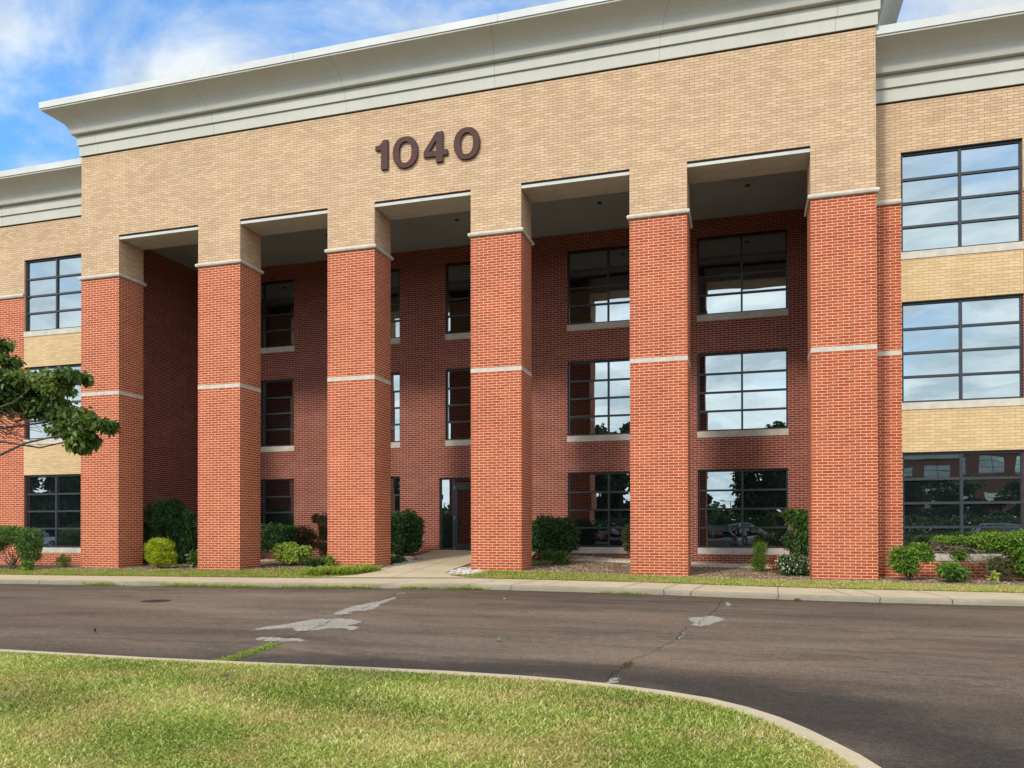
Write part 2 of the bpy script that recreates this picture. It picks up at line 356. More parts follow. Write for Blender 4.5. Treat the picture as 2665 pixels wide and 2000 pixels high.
# ================================================================= leaf / blade meshes (numpy)
def poly_mesh(name, verts, nper, nf, fidx, rnd, mat, parent=None):
    """verts (n, nper, 3); fidx list of faces over nper verts"""
    n = len(verts); me = bpy.data.meshes.new(name)
    V = verts.reshape(-1, 3); sizes = np.array([len(f) for f in fidx]); tot = sizes.sum()
    flat = np.concatenate([np.array(f) for f in fidx])
    loops = (np.arange(n)[:, None] * nper + flat[None, :]).reshape(-1)
    starts = (np.arange(n)[:, None] * tot + np.concatenate([[0], np.cumsum(sizes)[:-1]])[None, :]).reshape(-1)
    me.vertices.add(len(V)); me.vertices.foreach_set('co', V.astype(np.float32).reshape(-1))
    me.loops.add(len(loops)); me.loops.foreach_set('vertex_index', loops.astype(np.int32))
    me.polygons.add(len(starts)); me.polygons.foreach_set('loop_start', starts.astype(np.int32))
    me.update(calc_edges=True); me.validate()
    a = me.attributes.new('rnd', 'FLOAT', 'FACE'); a.data.foreach_set('value', np.repeat(rnd, len(fidx)).astype(np.float32))
    me.materials.append(mat)
    o = bpy.data.objects.new(name, me); COL.objects.link(o)
    if parent is not None: o.parent = parent
    return o
def unit(v): return v / np.maximum(np.linalg.norm(v, axis=-1, keepdims=True), 1e-9)
def leaves_arr(P, D, length, width, droop=0.25, fold=0.18):
    """pointed leaves: P base points, D growing directions -> (n,6,3)"""
    n = len(P); D = unit(D)
    side = unit(np.cross(D, RNG.normal(size=(n, 3)))); nrm = np.cross(side, D)
    l = length * RNG.uniform(0.7, 1.25, n)[:, None]; w = width * RNG.uniform(0.75, 1.2, n)[:, None]
    dz = np.array([0, 0, -1.0])[None, :]
    m = P + D * l * 0.5 + dz * l * droop * 0.3; tip = P + D * l + dz * l * droop
    up = nrm * w * fold
    v = np.stack([P, P + D * l * 0.28 + side * w * 0.42 + up, P + D * l * 0.66 + side * w * 0.40 + up + dz * l * droop * 0.45,
                  tip, P + D * l * 0.66 - side * w * 0.40 + up + dz * l * droop * 0.45, P + D * l * 0.28 - side * w * 0.42 + up], 1)
    return v
LF = [(0, 1, 2, 3), (0, 3, 4, 5)]
def blob_pts(blobs, n, shell=0.55, gap=0.0):
    """points in a set of ellipsoids ((cx,cy,cz),(rx,ry,rz)), biased to the outer shell, and outward directions"""
    vol = np.array([b[1][0] * b[1][1] + b[1][1] * b[1][2] + b[1][0] * b[1][2] for b in blobs]); cnt = np.maximum((vol / vol.sum() * n).astype(int), 3)
    Ps, Ds = [], []
    for (c, r), k in zip(blobs, cnt):
        k1 = k
        d = unit(RNG.normal(size=(k, 3)))
        pw = len((c, r)) and 1
        rad = np.where(RNG.uniform(0, 1, k) < .25, RNG.uniform(.25, 1, k), (shell + (1 - shell) * RNG.uniform(0, 1, k))) * (1 + 0.10 * np.sin(d[:, 0] * 7 + c[0] * 3) * np.cos(d[:, 2] * 6 + c[1]) + 0.05 * RNG.normal(size=k))
        q = np.sign(d) * np.abs(d) ** 0.8       # slightly boxy, like a clipped shrub
        q = q / np.linalg.norm(q, axis=1, keepdims=True) ** 0.6
        Ps.append(np.array(c) + q * rad[:, None] * np.array(r)); Ds.append(d)
    return np.concatenate(Ps), np.concatenate(Ds)
def foliage(name, parent, mat, blobs, n, length, width, shell=0.55, up=0.35, rand=0.7, droop=0.2, zmin=-9, fold=0.18):
    P, D = blob_pts(blobs, n, shell)
    if gapf := None: pass
    keep = P[:, 2] > zmin; P, D = P[keep], D[keep]
    D = unit(0.45 * D + (rand + .15) * RNG.normal(size=D.shape) + np.array([0, 0, up])); length *= 1.22; width *= 1.35; inner = RNG.uniform(0, 1, len(P)) < .3
    V = leaves_arr(P, D, length, width, droop, fold)
    # tone in clumps: neighbours share a tone
    cl = 0.5 + 0.5 * np.sin(P[:, 0] * 9 + 2 * np.sin(P[:, 2] * 8)) * np.cos(P[:, 1] * 8 + P[:, 2] * 7)
    rnd = np.clip(0.55 * RNG.uniform(0, 1, len(P)) + 0.45 * cl, 0, 1)
    return poly_mesh(name, V, 6, 2, LF, rnd, mat, parent)
def blades(name, parent, mat, P, D, length, width, bend, rnd):
    """curved blades, 3 segments"""
    n = len(P); D = unit(D); hor = D * np.array([1, 1, 0]); hor = unit(hor + 1e-6)
    side = np.stack([-hor[:, 1], hor[:, 0], np.zeros(n)], 1)
    mixs = RNG.normal(size=(n, 1)) * 0.8; side = unit(side + hor * mixs)
    l = length[:, None]; w = width[:, None]; vs = []
    for k, (tt, ww) in enumerate(((0, 0.8), (0.4, 1.0), (0.75, 0.7))):
        c = P + D * l * tt + hor * l * bend * tt * tt - np.array([0, 0, 1.0]) * l * bend * 0.9 * tt ** 3
        vs += [c - side * w * ww / 2, c + side * w * ww / 2]
    vs.append(P + D * l + hor * l * bend - np.array([0, 0, 1.0]) * l * bend * 0.9)
    V = np.stack(vs, 1)
    return poly_mesh(name, V, 7, 3, [(0, 1, 3, 2), (2, 3, 5, 4), (4, 5, 6)], rnd, mat, parent)
def stems(pairs, r0, r1, mat, name, parent, jit=0.04, seg=4):
    mb = MB()
    for a, b in pairs:
        a = Vector(a); b = Vector(b); pts = []
        for i in range(seg + 1):
            t = i / seg; p = a.lerp(b, t)
            if 0 < i < seg: p += Vector((random.gauss(0, jit), random.gauss(0, jit), random.gauss(0, jit * 0.6)))
            pts.append(p)
        mb.tube(pts, [r0 + (r1 - r0) * i / seg for i in range(seg + 1)], 5)
    return mb.build(name, mat, parent, smooth=True)

# ================================================================= heights of the site (metres)
ZKT = [(-60, -.30), (-21, -.187), (-16.3, -.156), (-12, -.125), (-6.8, -.050), (-5.6, -.056), (-2.4, -.078), (.5, -.132), (2.7, -.154), (5.4, -.164), (30, -.25)]
ZB = [(-60, -.10), (-25, -.02), (-22, -.02), (-17, -.065), (-12.5, -.02), (-8.5, .06), (-6.2, .06), (-3, 0), (1.7, -.045), (3.3, -.03), (6, -.03), (30, -.1)]
ZW = [(-22, .05), (-18, .05), (-14, .24), (-11.2, .44), (-7.6, .44), (-5.5, .28), (-1.6, .09), (3, .05)]
def zk(x): return lerp(x, ZKT)
def road_z(x, y):
    far = zk(x) - 0.125; t = min(max((-3.9 - y) / 9.0, 0), 1); return far * (1 - t) + (-0.30) * t
def bed_z(x, y):
    a = zk(x) + 0.012
    if y <= 0:
        t = (y + 2.1) / 2.1; return a * (1 - t) + lerp(x, ZB) * t
    if -21.7 < x < 3.1:
        t = y / 5.8; return lerp(x, ZB) * (1 - t) + lerp(x, ZW) * t
    return lerp(x, ZB)
def sheet(name, xs, ys, zf, mat, hole=None):
    mb = MB(); nx = len(xs)
    mb.v = [(x, y, zf(x, y)) for y in ys for x in xs]
    for j in range(len(ys) - 1):
        for i in range(nx - 1):
            if hole and hole((xs[i] + xs[i + 1]) / 2, (ys[j] + ys[j + 1]) / 2): continue
            mb.f.append((j * nx + i, j * nx + i + 1, (j + 1) * nx + i + 1, (j + 1) * nx + i)); mb.m.append(0)
    return tag(mb.build(name, mat, smooth=True), kind='structure')
def fr(a, b, s): return [a + (b - a) * i / max(1, round((b - a) / s)) for i in range(max(1, round((b - a) / s)) + 1)]
# one wide ground sheet to the horizon, the road and beds stand a little above it
g = MB(); g.quad((-900, -900, -0.62), (900, -900, -0.62), (900, 900, -0.62), (-900, 900, -0.62)); tag(g.build('ground', TURF), kind='structure')
sheet('road', [-120, -80, -60] + fr(-40, 24, 1.0) + [40, 60, 120], [-120, -80, -50, -36, -28, -22] + fr(-18, -3.8, 0.7), road_z, ASPH)
# bed of mulch against the building, turf strip in front of it
def strip_edge(x): return lerp(x, [(-60, -1.0), (-23, -1.0), (-20, -.45), (-17.5, -.15), (-15.6, .2), (-14.6, .75), (-13.5, .55), (-12.4, -.1), (-8, -.05), (-3, -.14), (.6, -.62), (3.3, -.55), (4, -.95), (8, -1.15), (60, -1.2)])
sheet('mulch_bed', [-60, -45, -35] + fr(-28, 12, 0.5) + [30, 60], fr(-2.1, 5.8, 0.35), bed_z, MULCH)
def inpath(x, y, m=0.0):
    """the concrete path from kerb to door"""
    if y < -2.1 - m or y > 5.8: return False
    xl = lerp(y, PL) - m; xr = lerp(y, PR) + m
    return xl < x < xr
PL = [(-2.1, -12.3), (-1.95, -11.3), (-1.5, -10.72), (-.9, -10.5), (2.4, -10.3), (2.95, -10.42), (3.2, -10.8), (3.6, -11.12), (5.8, -11.15)]
PR = [(-2.1, -6.9), (-1.85, -7.4), (-1.5, -7.95), (-.9, -8.2), (0, -8.28), (2.4, -8.28), (2.95, -8.2), (3.3, -7.75), (5.8, -7.6)]
# turf strip mesh follows its wavy edge
mb = MB(); xs = fr(-60, 40, 0.25)
for a, b_ in zip(xs[:-1], xs[1:]):
    for k in range(6):
        pts = []
        for (x, t) in ((a, k / 6), (b_, k / 6), (b_, (k + 1) / 6), (a, (k + 1) / 6)):
            y = -2.1 + (strip_edge(x) + 2.1) * t; pts.append((x, y, bed_z(x, y) + 0.006))
        cx = (a + b_) / 2; cy = (pts[0][1] + pts[2][1]) / 2
        if not inpath(cx, cy): mb.face(pts)
tag(mb.build('turf_strip', TURF, smooth=True), kind='structure')
# path
mb = MB(); ys = fr(-2.1, 5.76, 0.15)
def path_z(x, y): return max(bed_z(x, y), lerp(y, [(-2.1, zk(x) + .01), (5.8, .47)])) + 0.02
joints = [-.9, 1.35, 3.7]
for a, b_ in zip(ys[:-1], ys[1:]):
    for i in range(10):
        q = []
        for (y, t) in ((a, i / 10), (a, (i + 1) / 10), (b_, (i + 1) / 10), (b_, i / 10)):
            x = lerp(y, PL) * (1 - t) + lerp(y, PR) * t; q.append((x, y, path_z(x, y)))
        mb.face(q)
for s_ in (0, 1):   # edges of the slab
    tab = PL if s_ == 0 else PR
    for a, b_ in zip(ys[:-1], ys[1:]):
        xa, xb = lerp(a, tab), lerp(b_, tab)
        mb.face([(xa, a, path_z(xa, a)), (xb, b_, path_z(xb, b_)), (xb, b_, path_z(xb, b_) - .15), (xa, a, path_z(xa, a) - .15)])
tag(mb.build('entrance_path', CONC), kind='structure')
mb = MB()
def jointbar(mb, x0, y0, x1, y1, zf, w=0.012, n=10):
    d = Vector((x1 - x0, y1 - y0, 0)).normalized(); s = Vector((-d.y, d.x, 0)) * w / 2
    for i in range(n):
        p = [Vector((x0 + (x1 - x0) * t, y0 + (y1 - y0) * t, 0)) for t in (i / n, (i + 1) / n)]
        c = [p[0] - s, p[1] - s, p[1] + s, p[0] + s]
        mb.face([(q.x, q.y, zf(q.x, q.y) + 0.004) for q in c])
for y in joints: jointbar(mb, lerp(y, PL), y, lerp(y, PR), y, path_z)
jointbar(mb, -9.35, -2.0, -9.35, 5.7, path_z, n=30)
JOINT = plain('joint_dirt', (0.07, 0.055, 0.04), (0.04, 0.03, 0.022), 20, 0.95, 0.1)
tag(mb.build('path_joints', JOINT), kind='structure')
# sidewalk and kerb, in slabs with joints and worn edge
mb = MB(); sw = fr(-60, 30, 0.25)
def swz(x, y): return zk(x) + (y + 3.9) * 0.008
for a, b_ in zip(sw[:-1], sw[1:]):
    for y0, y1 in ((-3.87, -3.0), (-3.0, -2.08)):
        mb.face([(a, y0, swz(a, y0)), (b_, y0, swz(b_, y0)), (b_, y1, swz(b_, y1)), (a, y1, swz(a, y1))])
    mb.face([(b_, -2.08, swz(b_, -2.08)), (a, -2.08, swz(a, -2.08)), (a, -2.08, zk(a) - .2), (b_, -2.08, zk(b_) - .2)][::-1])
tag(mb.build('sidewalk', CONC), kind='structure')
def wear(x): return 0.006 * math.sin(x * 9.1) + 0.009 * math.sin(x * 3.7 + 1) + 0.006 * math.sin(x * 23)
mb = MB(); kx = fr(-60, 30, 0.12)
prof = [(-3.87, 0.0), (-3.895, -0.004), (-3.915, -0.022), (-3.925, -0.06), (-3.935, -0.20)]
for a, b_ in zip(kx[:-1], kx[1:]):
    for (ya, za), (yb, zb) in zip(prof[:-1], prof[1:]):
        def pt(x, y, z, k): return (x, y + wear(x) * k * 0.8, zk(x) + z + (wear(x * 1.7) * k * 0.5 if z < 0 else 0))
        ka, kb = (0 if za == 0 else 1), 1
        mb.face([pt(a, yb, zb, kb), pt(b_, yb, zb, kb), pt(b_, ya, za, ka), pt(a, ya, za, ka)])
tag(mb.build('kerb', KERBM, smooth=True), kind='structure')
mb = MB()
for x, sl, full in [(-19.6, .3, 1), (-16.2, .5, 0), (-13.2, .2, 0), (-10.8, .9, 0), (-8.6, .9, 0), (-6.4, .5, 1), (-5.35, .45, 1), (-4.6, .4, 0), (-2.75, .5, 0), (-1.75, .35, 1), (-1.1, .3, 1), (.72, .1, 1), (2.2, -.5, 0), (2.75, -.45, 1), (4.1, -.6, 1), (6.2, -.9, 1), (9, -1, 1)]:
    jointbar(mb, x, -3.88, x + sl * 0.6, -2.1, swz, 0.014)
    if full:
        zt = zk(x); xx = x; z = zt - 0.002
        for k in range(6):
            x2 = xx + random.uniform(-.03, .03); z2 = z - 0.025
            yy = -3.943 if k else -3.935
            mb.face([(xx - .006, yy - .002, z), (xx + .008, yy - .002, z), (x2 + .008, yy - .004, z2), (x2 - .006, yy - .004, z2)]); xx, z = x2, z2
tag(mb.build('sidewalk_joints', JOINT), kind='structure')
# the foreground island: kerb ring and grass
OUT = [(-60, -14.8), (-20, -14.72), (-12, -14.66), (-8.67, -14.64), (-6.5, -14.66), (-5.28, -14.62), (-4, -14.56), (-2.9, -14.53), (-2.1, -14.57), (-1.6, -14.64), (-1.13, -14.76), (-.65, -14.93), (-.26, -15.13), (.05, -15.40), (.29, -15.70), (.46, -16.0), (.60, -16.3), (.74, -16.62), (.86, -17.0), (.98, -17.6), (1.05, -18.5), (1.1, -20), (1.1, -25)]
def offs(path, d):
    r = []
    for i, p in enumerate(path):
        a = Vector(path[max(i - 1, 0)]); b = Vector(path[min(i + 1, len(path) - 1)]); t = (b - a).normalized()
        r.append((p[0] + t.y * d, p[1] - t.x * d))
    return r
ZI = -0.15
IN = offs(OUT, 0.21)
mb = MB(); secs = [offs(OUT, 0.0), offs(OUT, 0.012), offs(OUT, 0.03), IN, offs(OUT, 0.215)]; zs = [-.34, ZI - .02, ZI, ZI, ZI - .1]
for k in range(4):
    for i in range(len(OUT) - 1):
        A, B = secs[k], secs[k + 1]
        mb.face([(*A[i], zs[k]), (*B[i], zs[k + 1]), (*B[i + 1], zs[k + 1]), (*A[i + 1], zs[k])])
tag(mb.build('island_kerb', CONC), kind='structure')
mb = MB()
for i in range(len(IN) - 1):
    a, b_ = IN[i], IN[i + 1]
    mb.face([(a[0], a[1], ZI - .01), (a[0] if a[0] < -8 else a[0] * 1.0 - 0.0, min(a[1], -25), ZI + .02)] [::-1] + [(b_[0], b_[1], ZI - .01), (b_[0], -25, ZI + .02)][::-1][::-1][:0] + [(b_[0], b_[1], ZI - .01)]) if False else mb.face([(a[0], -25, ZI + .02), (b_[0], -25, ZI + .02), (b_[0], b_[1], ZI - .01), (a[0], a[1], ZI - .01)])
tag(mb.build('lawn_soil', TURF), kind='structure')
# far lawns beyond the parking lot
g = MB(); g.box(-120, 120, -124, -34.5, -.34, -.16); tag(g.build('far_lawn', TURF), kind='structure')

def inside_island(x, y):
    yo = np.interp(x, [p[0] for p in IN[:16]], [p[1] for p in IN[:16]])
    xr = np.interp(-y, [-p[1] for p in IN[10:]], [p[0] for p in IN[10:]])
    return (y < yo) & ((y > -14.9) | (x < xr))
# lawn blades: dense where the photo looks, thinner around
def lawn(n, x0, x1, y0, y1, lmin, lmax, w):
    x = RNG.uniform(x0, x1, n); y = RNG.uniform(y0, y1, n); k = inside_island(x, y); x, y = x[k], y[k]; return x, y
xs_, ys_ = [], []
for n, x0, x1, y0, y1 in ((300000, -9.5, 1.2, -18.8, -14.5), (170000, -5, 1.0, -18.9, -16.6), (20000, -9.5, 1.2, -21.5, -18.8), (25000, -16, -9.5, -20, -14.5)):
    x, y = lawn(n, x0, x1, y0, y1, 0, 0, 0); xs_.append(x); ys_.append(y)
x = np.concatenate(xs_); y = np.concatenate(ys_)
clump = 0.5 + 0.25 * np.sin(x * 2.3 + np.sin(y * 3.1)) + 0.25 * np.sin(y * 4.1 + x * 1.3)
P = np.stack([x, y, np.full(len(x), ZI - .005)], 1); n = len(x)
D = RNG.normal(size=(n, 3)) * np.array([.55, .55, 0]) + np.array([0.10, .05, 1])
ln = RNG.uniform(.020, .062, n) * (0.7 + 0.6 * clump); rn = np.clip(RNG.beta(1.2, 1.5, n) + 0.30 * (clump - .5), 0, 1)
tag(blades('lawn_grass', None, GRASS, P, D, ln, RNG.uniform(.004, .0085, n), 0.35, rn), 'mown lawn of the foreground island with yellowed patches', 'grass', kind='stuff')
# turf strip blades
n = 120000; x = RNG.uniform(-28, 9, n); t = RNG.uniform(0, 1, n)
ye = np.array([strip_edge(v) for v in np.linspace(-28, 9, 400)]); ye = np.interp(x, np.linspace(-28, 9, 400), ye) + RNG.normal(size=n) * .07
y = -2.08 + (ye + 2.08) * t
k = np.array([not inpath(a, b, 0.02) for a, b in zip(x, y)]); k &= ~((x > -8.6) & (x < -7.3) & (y > -1.2 - (x + 7.9) * .3))
x, y = x[k], y[k]; n = len(x); z = np.array([bed_z(a, b) for a, b in zip(x, y)])
P = np.stack([x, y, z], 1); D = RNG.normal(size=(n, 3)) * np.array([.5, .5, 0]) + np.array([0, 0, 1])
dry = np.interp(x, [-28, -8, -3, 3, 9], [0, 0, .10, .22, .3])
tag(blades('verge_grass', None, GRASS, P, D, RNG.uniform(.04, .085, n), RNG.uniform(.006, .010, n), 0.35, np.clip(RNG.beta(1.5, 2.6, n) + dry, 0, 1)), 'strip of mown grass between the sidewalk and the planting bed', 'grass', kind='stuff')

# pebbles: gravel by the path and along the wall
def pebbles(name, zones, size, mat, label):
    base = []
    for k in range(8):
        a = 2 * math.pi * k / 8; base.append((math.cos(a), math.sin(a)))
    V = []; F = []; cnt = 0
    for (test, x0, x1, y0, y1, n) in zones:
        for _ in range(n):
            x, y = random.uniform(x0, x1), random.uniform(y0, y1)
            if not test(x, y): continue
            s = size * random.uniform(.5, 1.3); sx, sy, sz = s, s * random.uniform(.6, 1), s * random.uniform(.35, .6); rot = random.uniform(0, 6.28)
            z = bed_z(x, y) + sz * random.uniform(0, .8); c, q = math.cos(rot), math.sin(rot); b0 = len(V)
            for rr, hh in ((.8, -.3), (1, .25), (.55, .85)):
                for (bx, by) in base[::2]:
                    px, py = bx * sx * rr, by * sy * rr; V.append((x + px * c - py * q, y + px * q + py * c, z + hh * sz))
            for l in range(2):
                for i in range(4): F.append((b0 + l * 4 + i, b0 + l * 4 + (i + 1) % 4, b0 + l * 4 + 4 + (i + 1) % 4, b0 + l * 4 + 4 + i))
            F.append((b0 + 8, b0 + 9, b0 + 10, b0 + 11))
    mb = MB(); mb.v = V; mb.f = F; mb.m = [0] * len(F)
    return tag(mb.build(name, mat), label, 'gravel', kind='stuff')
notpath = lambda x, y: not inpath(x, y, .03)
pebbles('white_gravel', [(lambda x, y: notpath(x, y) and y > -1.65 + (x + 8.2) * .75 + random.uniform(-.2, .1) and y < .6, -8.35, -7.2, -1.7, .6, 800),
                        (lambda x, y: notpath(x, y), -10.95, -10.2, .2, 2.6, 600)], .042, PEBW, 'loose white stones edging the concrete entrance path')
pebbles('tan_gravel', [(notpath, -7.5, -3.4, 4.0, 5.75, 4500), (notpath, -2.9, 2.7, 3.7, 5.75, 6500), (notpath, -18.5, -14.5, 4.2, 5.7, 1500), (notpath, -12.6, -10.9, 1.8, 4.0, 1400)], .04, PEB, 'tan gravel band along the recessed brick wall')
def chips(n, x0, x1, y0, y1):
    x = RNG.uniform(x0, x1, n); y = RNG.uniform(y0, y1, n)
    k = np.array([(b > strip_edge(a) - .05) and not inpath(a, b, .03) for a, b in zip(x, y)]); x, y = x[k], y[k]
    z = np.array([bed_z(a, b) for a, b in zip(x, y)]) + .008
    P = np.stack([x, y, z], 1); D = RNG.normal(size=P.shape) * np.array([1, 1, .18])
    return P, D
CHIP = leaf_mat('bark_chip', [(0, (0.10, .068, .045)), (.5, (.28, .20, .13)), (.85, (.46, .36, .25)), (1, (.62, .52, .40))], 0.0, .9)
Pc, Dc = chips(52000, -27, 9, -1.2, 3.9)
tag(poly_mesh('mulch_chips', leaves_arr(Pc, Dc, .055, .02, 0, .1), 6, 2, LF, RNG.uniform(0, 1, len(Pc)), CHIP), 'dry bark mulch covering the planting beds', 'mulch', kind='stuff')

# ---------------------------------------------------------------- road patches, cracks, cover
def feather(m):
    t = m.node_tree; o = t.nodes['Material Output']; b = t.nodes['Principled BSDF']
    at = t.nodes.new('ShaderNodeAttribute'); at.attribute_name = 'edge'
    n = noise(t, objco(t, (9, 3.2, 1)), 1.6, 8, 0.72); n2 = noise(t, objco(t, (14, 4, 1)), 3.0, 6, .75)
    e = math_(t, 'ADD', math_(t, 'MULTIPLY', at.outputs['Fac'], 7.0), math_(t, 'MULTIPLY', math_(t, 'SUBTRACT', n, .5), 2.6))
    a = ramp(t, e, [(0.30, (0, 0, 0)), (0.42, (1, 1, 1))]); h = ramp(t, n2, [(0.36, (0, 0, 0)), (0.44, (1, 1, 1))])
    tb = t.nodes.new('ShaderNodeBsdfTransparent'); ms = t.nodes.new('ShaderNodeMixShader')
    t.links.new(mix(t, 1.0, a.outputs[0], h.outputs[0], 'MULTIPLY'), ms.inputs[0]); t.links.new(tb.outputs[0], ms.inputs[1]); t.links.new(b.outputs[0], ms.inputs[2]); t.links.new(ms.outputs[0], o.inputs['Surface'])
feather(PATCHM)
def patch(name, outline, mat=PATCHM, h=.004, cracks=()):
    pts = []
    for i in range(len(outline)):   # roughen the outline
        a, b_ = Vector(outline[i]), Vector(outline[(i + 1) % len(outline)]); k = max(2, int((b_ - a).length / .07))
        for j in range(k):
            p = a.lerp(b_, j / k) + Vector((random.gauss(0, .012), random.gauss(0, .03))); pts.append(p)
    from mathutils.geometry import delaunay_2d_cdt
    inner = []
    xs_ = [p.x for p in pts]; ys_ = [p.y for p in pts]
    def dist(q): return min(min((q - (a + (b_ - a) * max(0, min(1, (q - a).dot(b_ - a) / max((b_ - a).length_squared, 1e-9))))).length for a, b_ in zip(pts, pts[1:] + pts[:1])), 9)
    yy = min(ys_)
    while yy < max(ys_):
        xx = min(xs_)
        while xx < max(xs_): inner.append(Vector((xx, yy))); xx += .05
        yy += .09
    V, _, Fs, _, _, _ = delaunay_2d_cdt(pts + inner, [], [list(range(len(pts)))], 1, 1e-4)
    mb = MB(); mb.v = [(v.x, v.y, road_z(v.x, v.y) + h) for v in V]; mb.f = [tuple(f) for f in Fs]; mb.m = [0] * len(mb.f)
    o = mb.build(name, mat); at_ = o.data.attributes.new('edge', 'FLOAT', 'POINT'); at_.data.foreach_set('value', [dist(v) for v in V])
    return tag(o, kind='structure')
patch('road_patch', [(-7.5, -11.75), (-7.36, -10.9), (-7.1, -9.95), (-6.81, -9.81), (-6.45, -9.79), (-6.12, -10.06), (-6.02, -10.37), (-6.1, -10.6), (-5.8, -10.72), (-5.7, -11.2), (-6.04, -11.0), (-6.31, -11.09), (-6.35, -11.35), (-6.62, -11.43), (-6.9, -11.1)])
patch('road_patch', [(-6.95, -12.15), (-6.62, -11.9), (-6.25, -11.98), (-5.85, -12.05), (-5.90, -12.3), (-6.3, -12.38), (-6.7, -12.35)])
patch('road_patch', [(-7.15, -9.4), (-7.39, -8.62), (-7.45, -7.81), (-7.38, -7.09), (-7.40, -6.74), (-7.47, -6.18), (-7.28, -6.13), (-7.12, -6.65), (-7.05, -7.19), (-6.9, -7.8), (-6.75, -8.22), (-6.71, -8.7), (-6.95, -8.9), (-6.68, -9.26), (-6.96, -9.35)])
patch('road_patch', [(-7.62, -5.9), (-7.50, -5.2), (-7.64, -4.75), (-7.7, -5.2)])
patch('road_patch', [(-.97, -8.08), (-.74, -7.83), (-.57, -7.48), (-.3, -7.9), (-.27, -8.16), (-.40, -8.64), (-.54, -9.09), (-.69, -9.18), (-.89, -9.11), (-.86, -8.8)])
patch('road_patch', [(-.51, -6.99), (-.37, -5.87), (-.41, -5.1), (-.23, -4.92), (-.21, -5.57), (-.34, -6.34)])
patch('road_patch', [(-.93, -9.81), (-.84, -9.86), (-.85, -10.66), (-.93, -11.03), (-.97, -10.5)])
patch('road_patch', [(-1.33, -13.4), (-1.22, -12.9), (-1.28, -13.2), (-1.22, -14.0), (-1.40, -14.45), (-1.45, -13.9)])
CRACK = plain('crack_shadow', (0.018, 0.014, 0.012), None, 30, .95, .05)
def crack(path, w=.012, h=.009, name='road_crack'):
    mb = MB(); pts = []
    for a, b_ in zip(path[:-1], path[1:]):
        a, b_ = Vector(a), Vector(b_); k = max(2, int((b_ - a).length / .09))
        pts += [a.lerp(b_, j / k) + Vector((random.gauss(0, .018), random.gauss(0, .01))) for j in range(k)]
    pts.append(Vector(path[-1]))
    for a, b_ in zip(pts[:-1], pts[1:]):
        d = (b_ - a).normalized(); s = Vector((-d.y, d.x)) * w * random.uniform(.4, 1.2) / 2
        mb.face([(q.x, q.y, road_z(q.x, q.y) + h) for q in (a - s, b_ - s * .8, b_ + s * .8, a + s)])
    return tag(mb.build(name, CRACK), kind='structure')
crack([(-7.76, -4.6), (-7.56, -5.74), (-7.32, -6.86), (-7.17, -7.74), (-6.91, -8.71), (-6.75, -9.9), (-6.5, -10.9), (-6.3, -12.4), (-6.1, -13.5), (-5.95, -14.5)], .013)
crack([(-6.95, -10.9), (-6.6, -10.7), (-6.3, -10.8), (-5.95, -10.45)], .009)
crack([(-.45, -4.6), (-.5, -6.4), (-.60, -7.61), (-.72, -8.6), (-.7, -9.05), (-.87, -9.42), (-.92, -10.16), (-.94, -10.94), (-1.05, -11.49), (-1.2, -12.15), (-1.29, -12.51), (-1.34, -13.04), (-1.42, -14.5)], .009)
crack([(-.9, -8.7), (-.7, -8.75), (-.62, -8.55)], .01)
mc = MB()
c0 = (-12.28, -7.78); ring = [(c0[0] + .30 * math.cos(a), c0[1] + .30 * math.sin(a)) for a in [2 * math.pi * i / 28 for i in range(28)]]
mc.face([(x, y, road_z(x, y) + .009) for x, y in ring])
for i in range(28):
    a, b_ = ring[i], ring[(i + 1) % 28]; mc.quad((*a, road_z(*a) + .009), (*b_, road_z(*b_) + .009), (*b_, -.5), (*a, -.5))
for k in range(-3, 4):
    w = math.sqrt(max(.01, .26 ** 2 - (k * .07) ** 2)); mc.box(c0[0] - w, c0[0] + w, c0[1] + k * .07 - .012, c0[1] + k * .07 + .012, road_z(*c0) + .006, road_z(*c0) + .014)
tag(mc.build('manhole_cover', plain('cast_iron', (.035, .028, .024), None, 12, .7)), 'round dark iron cover set in the asphalt at left', 'manhole cover')
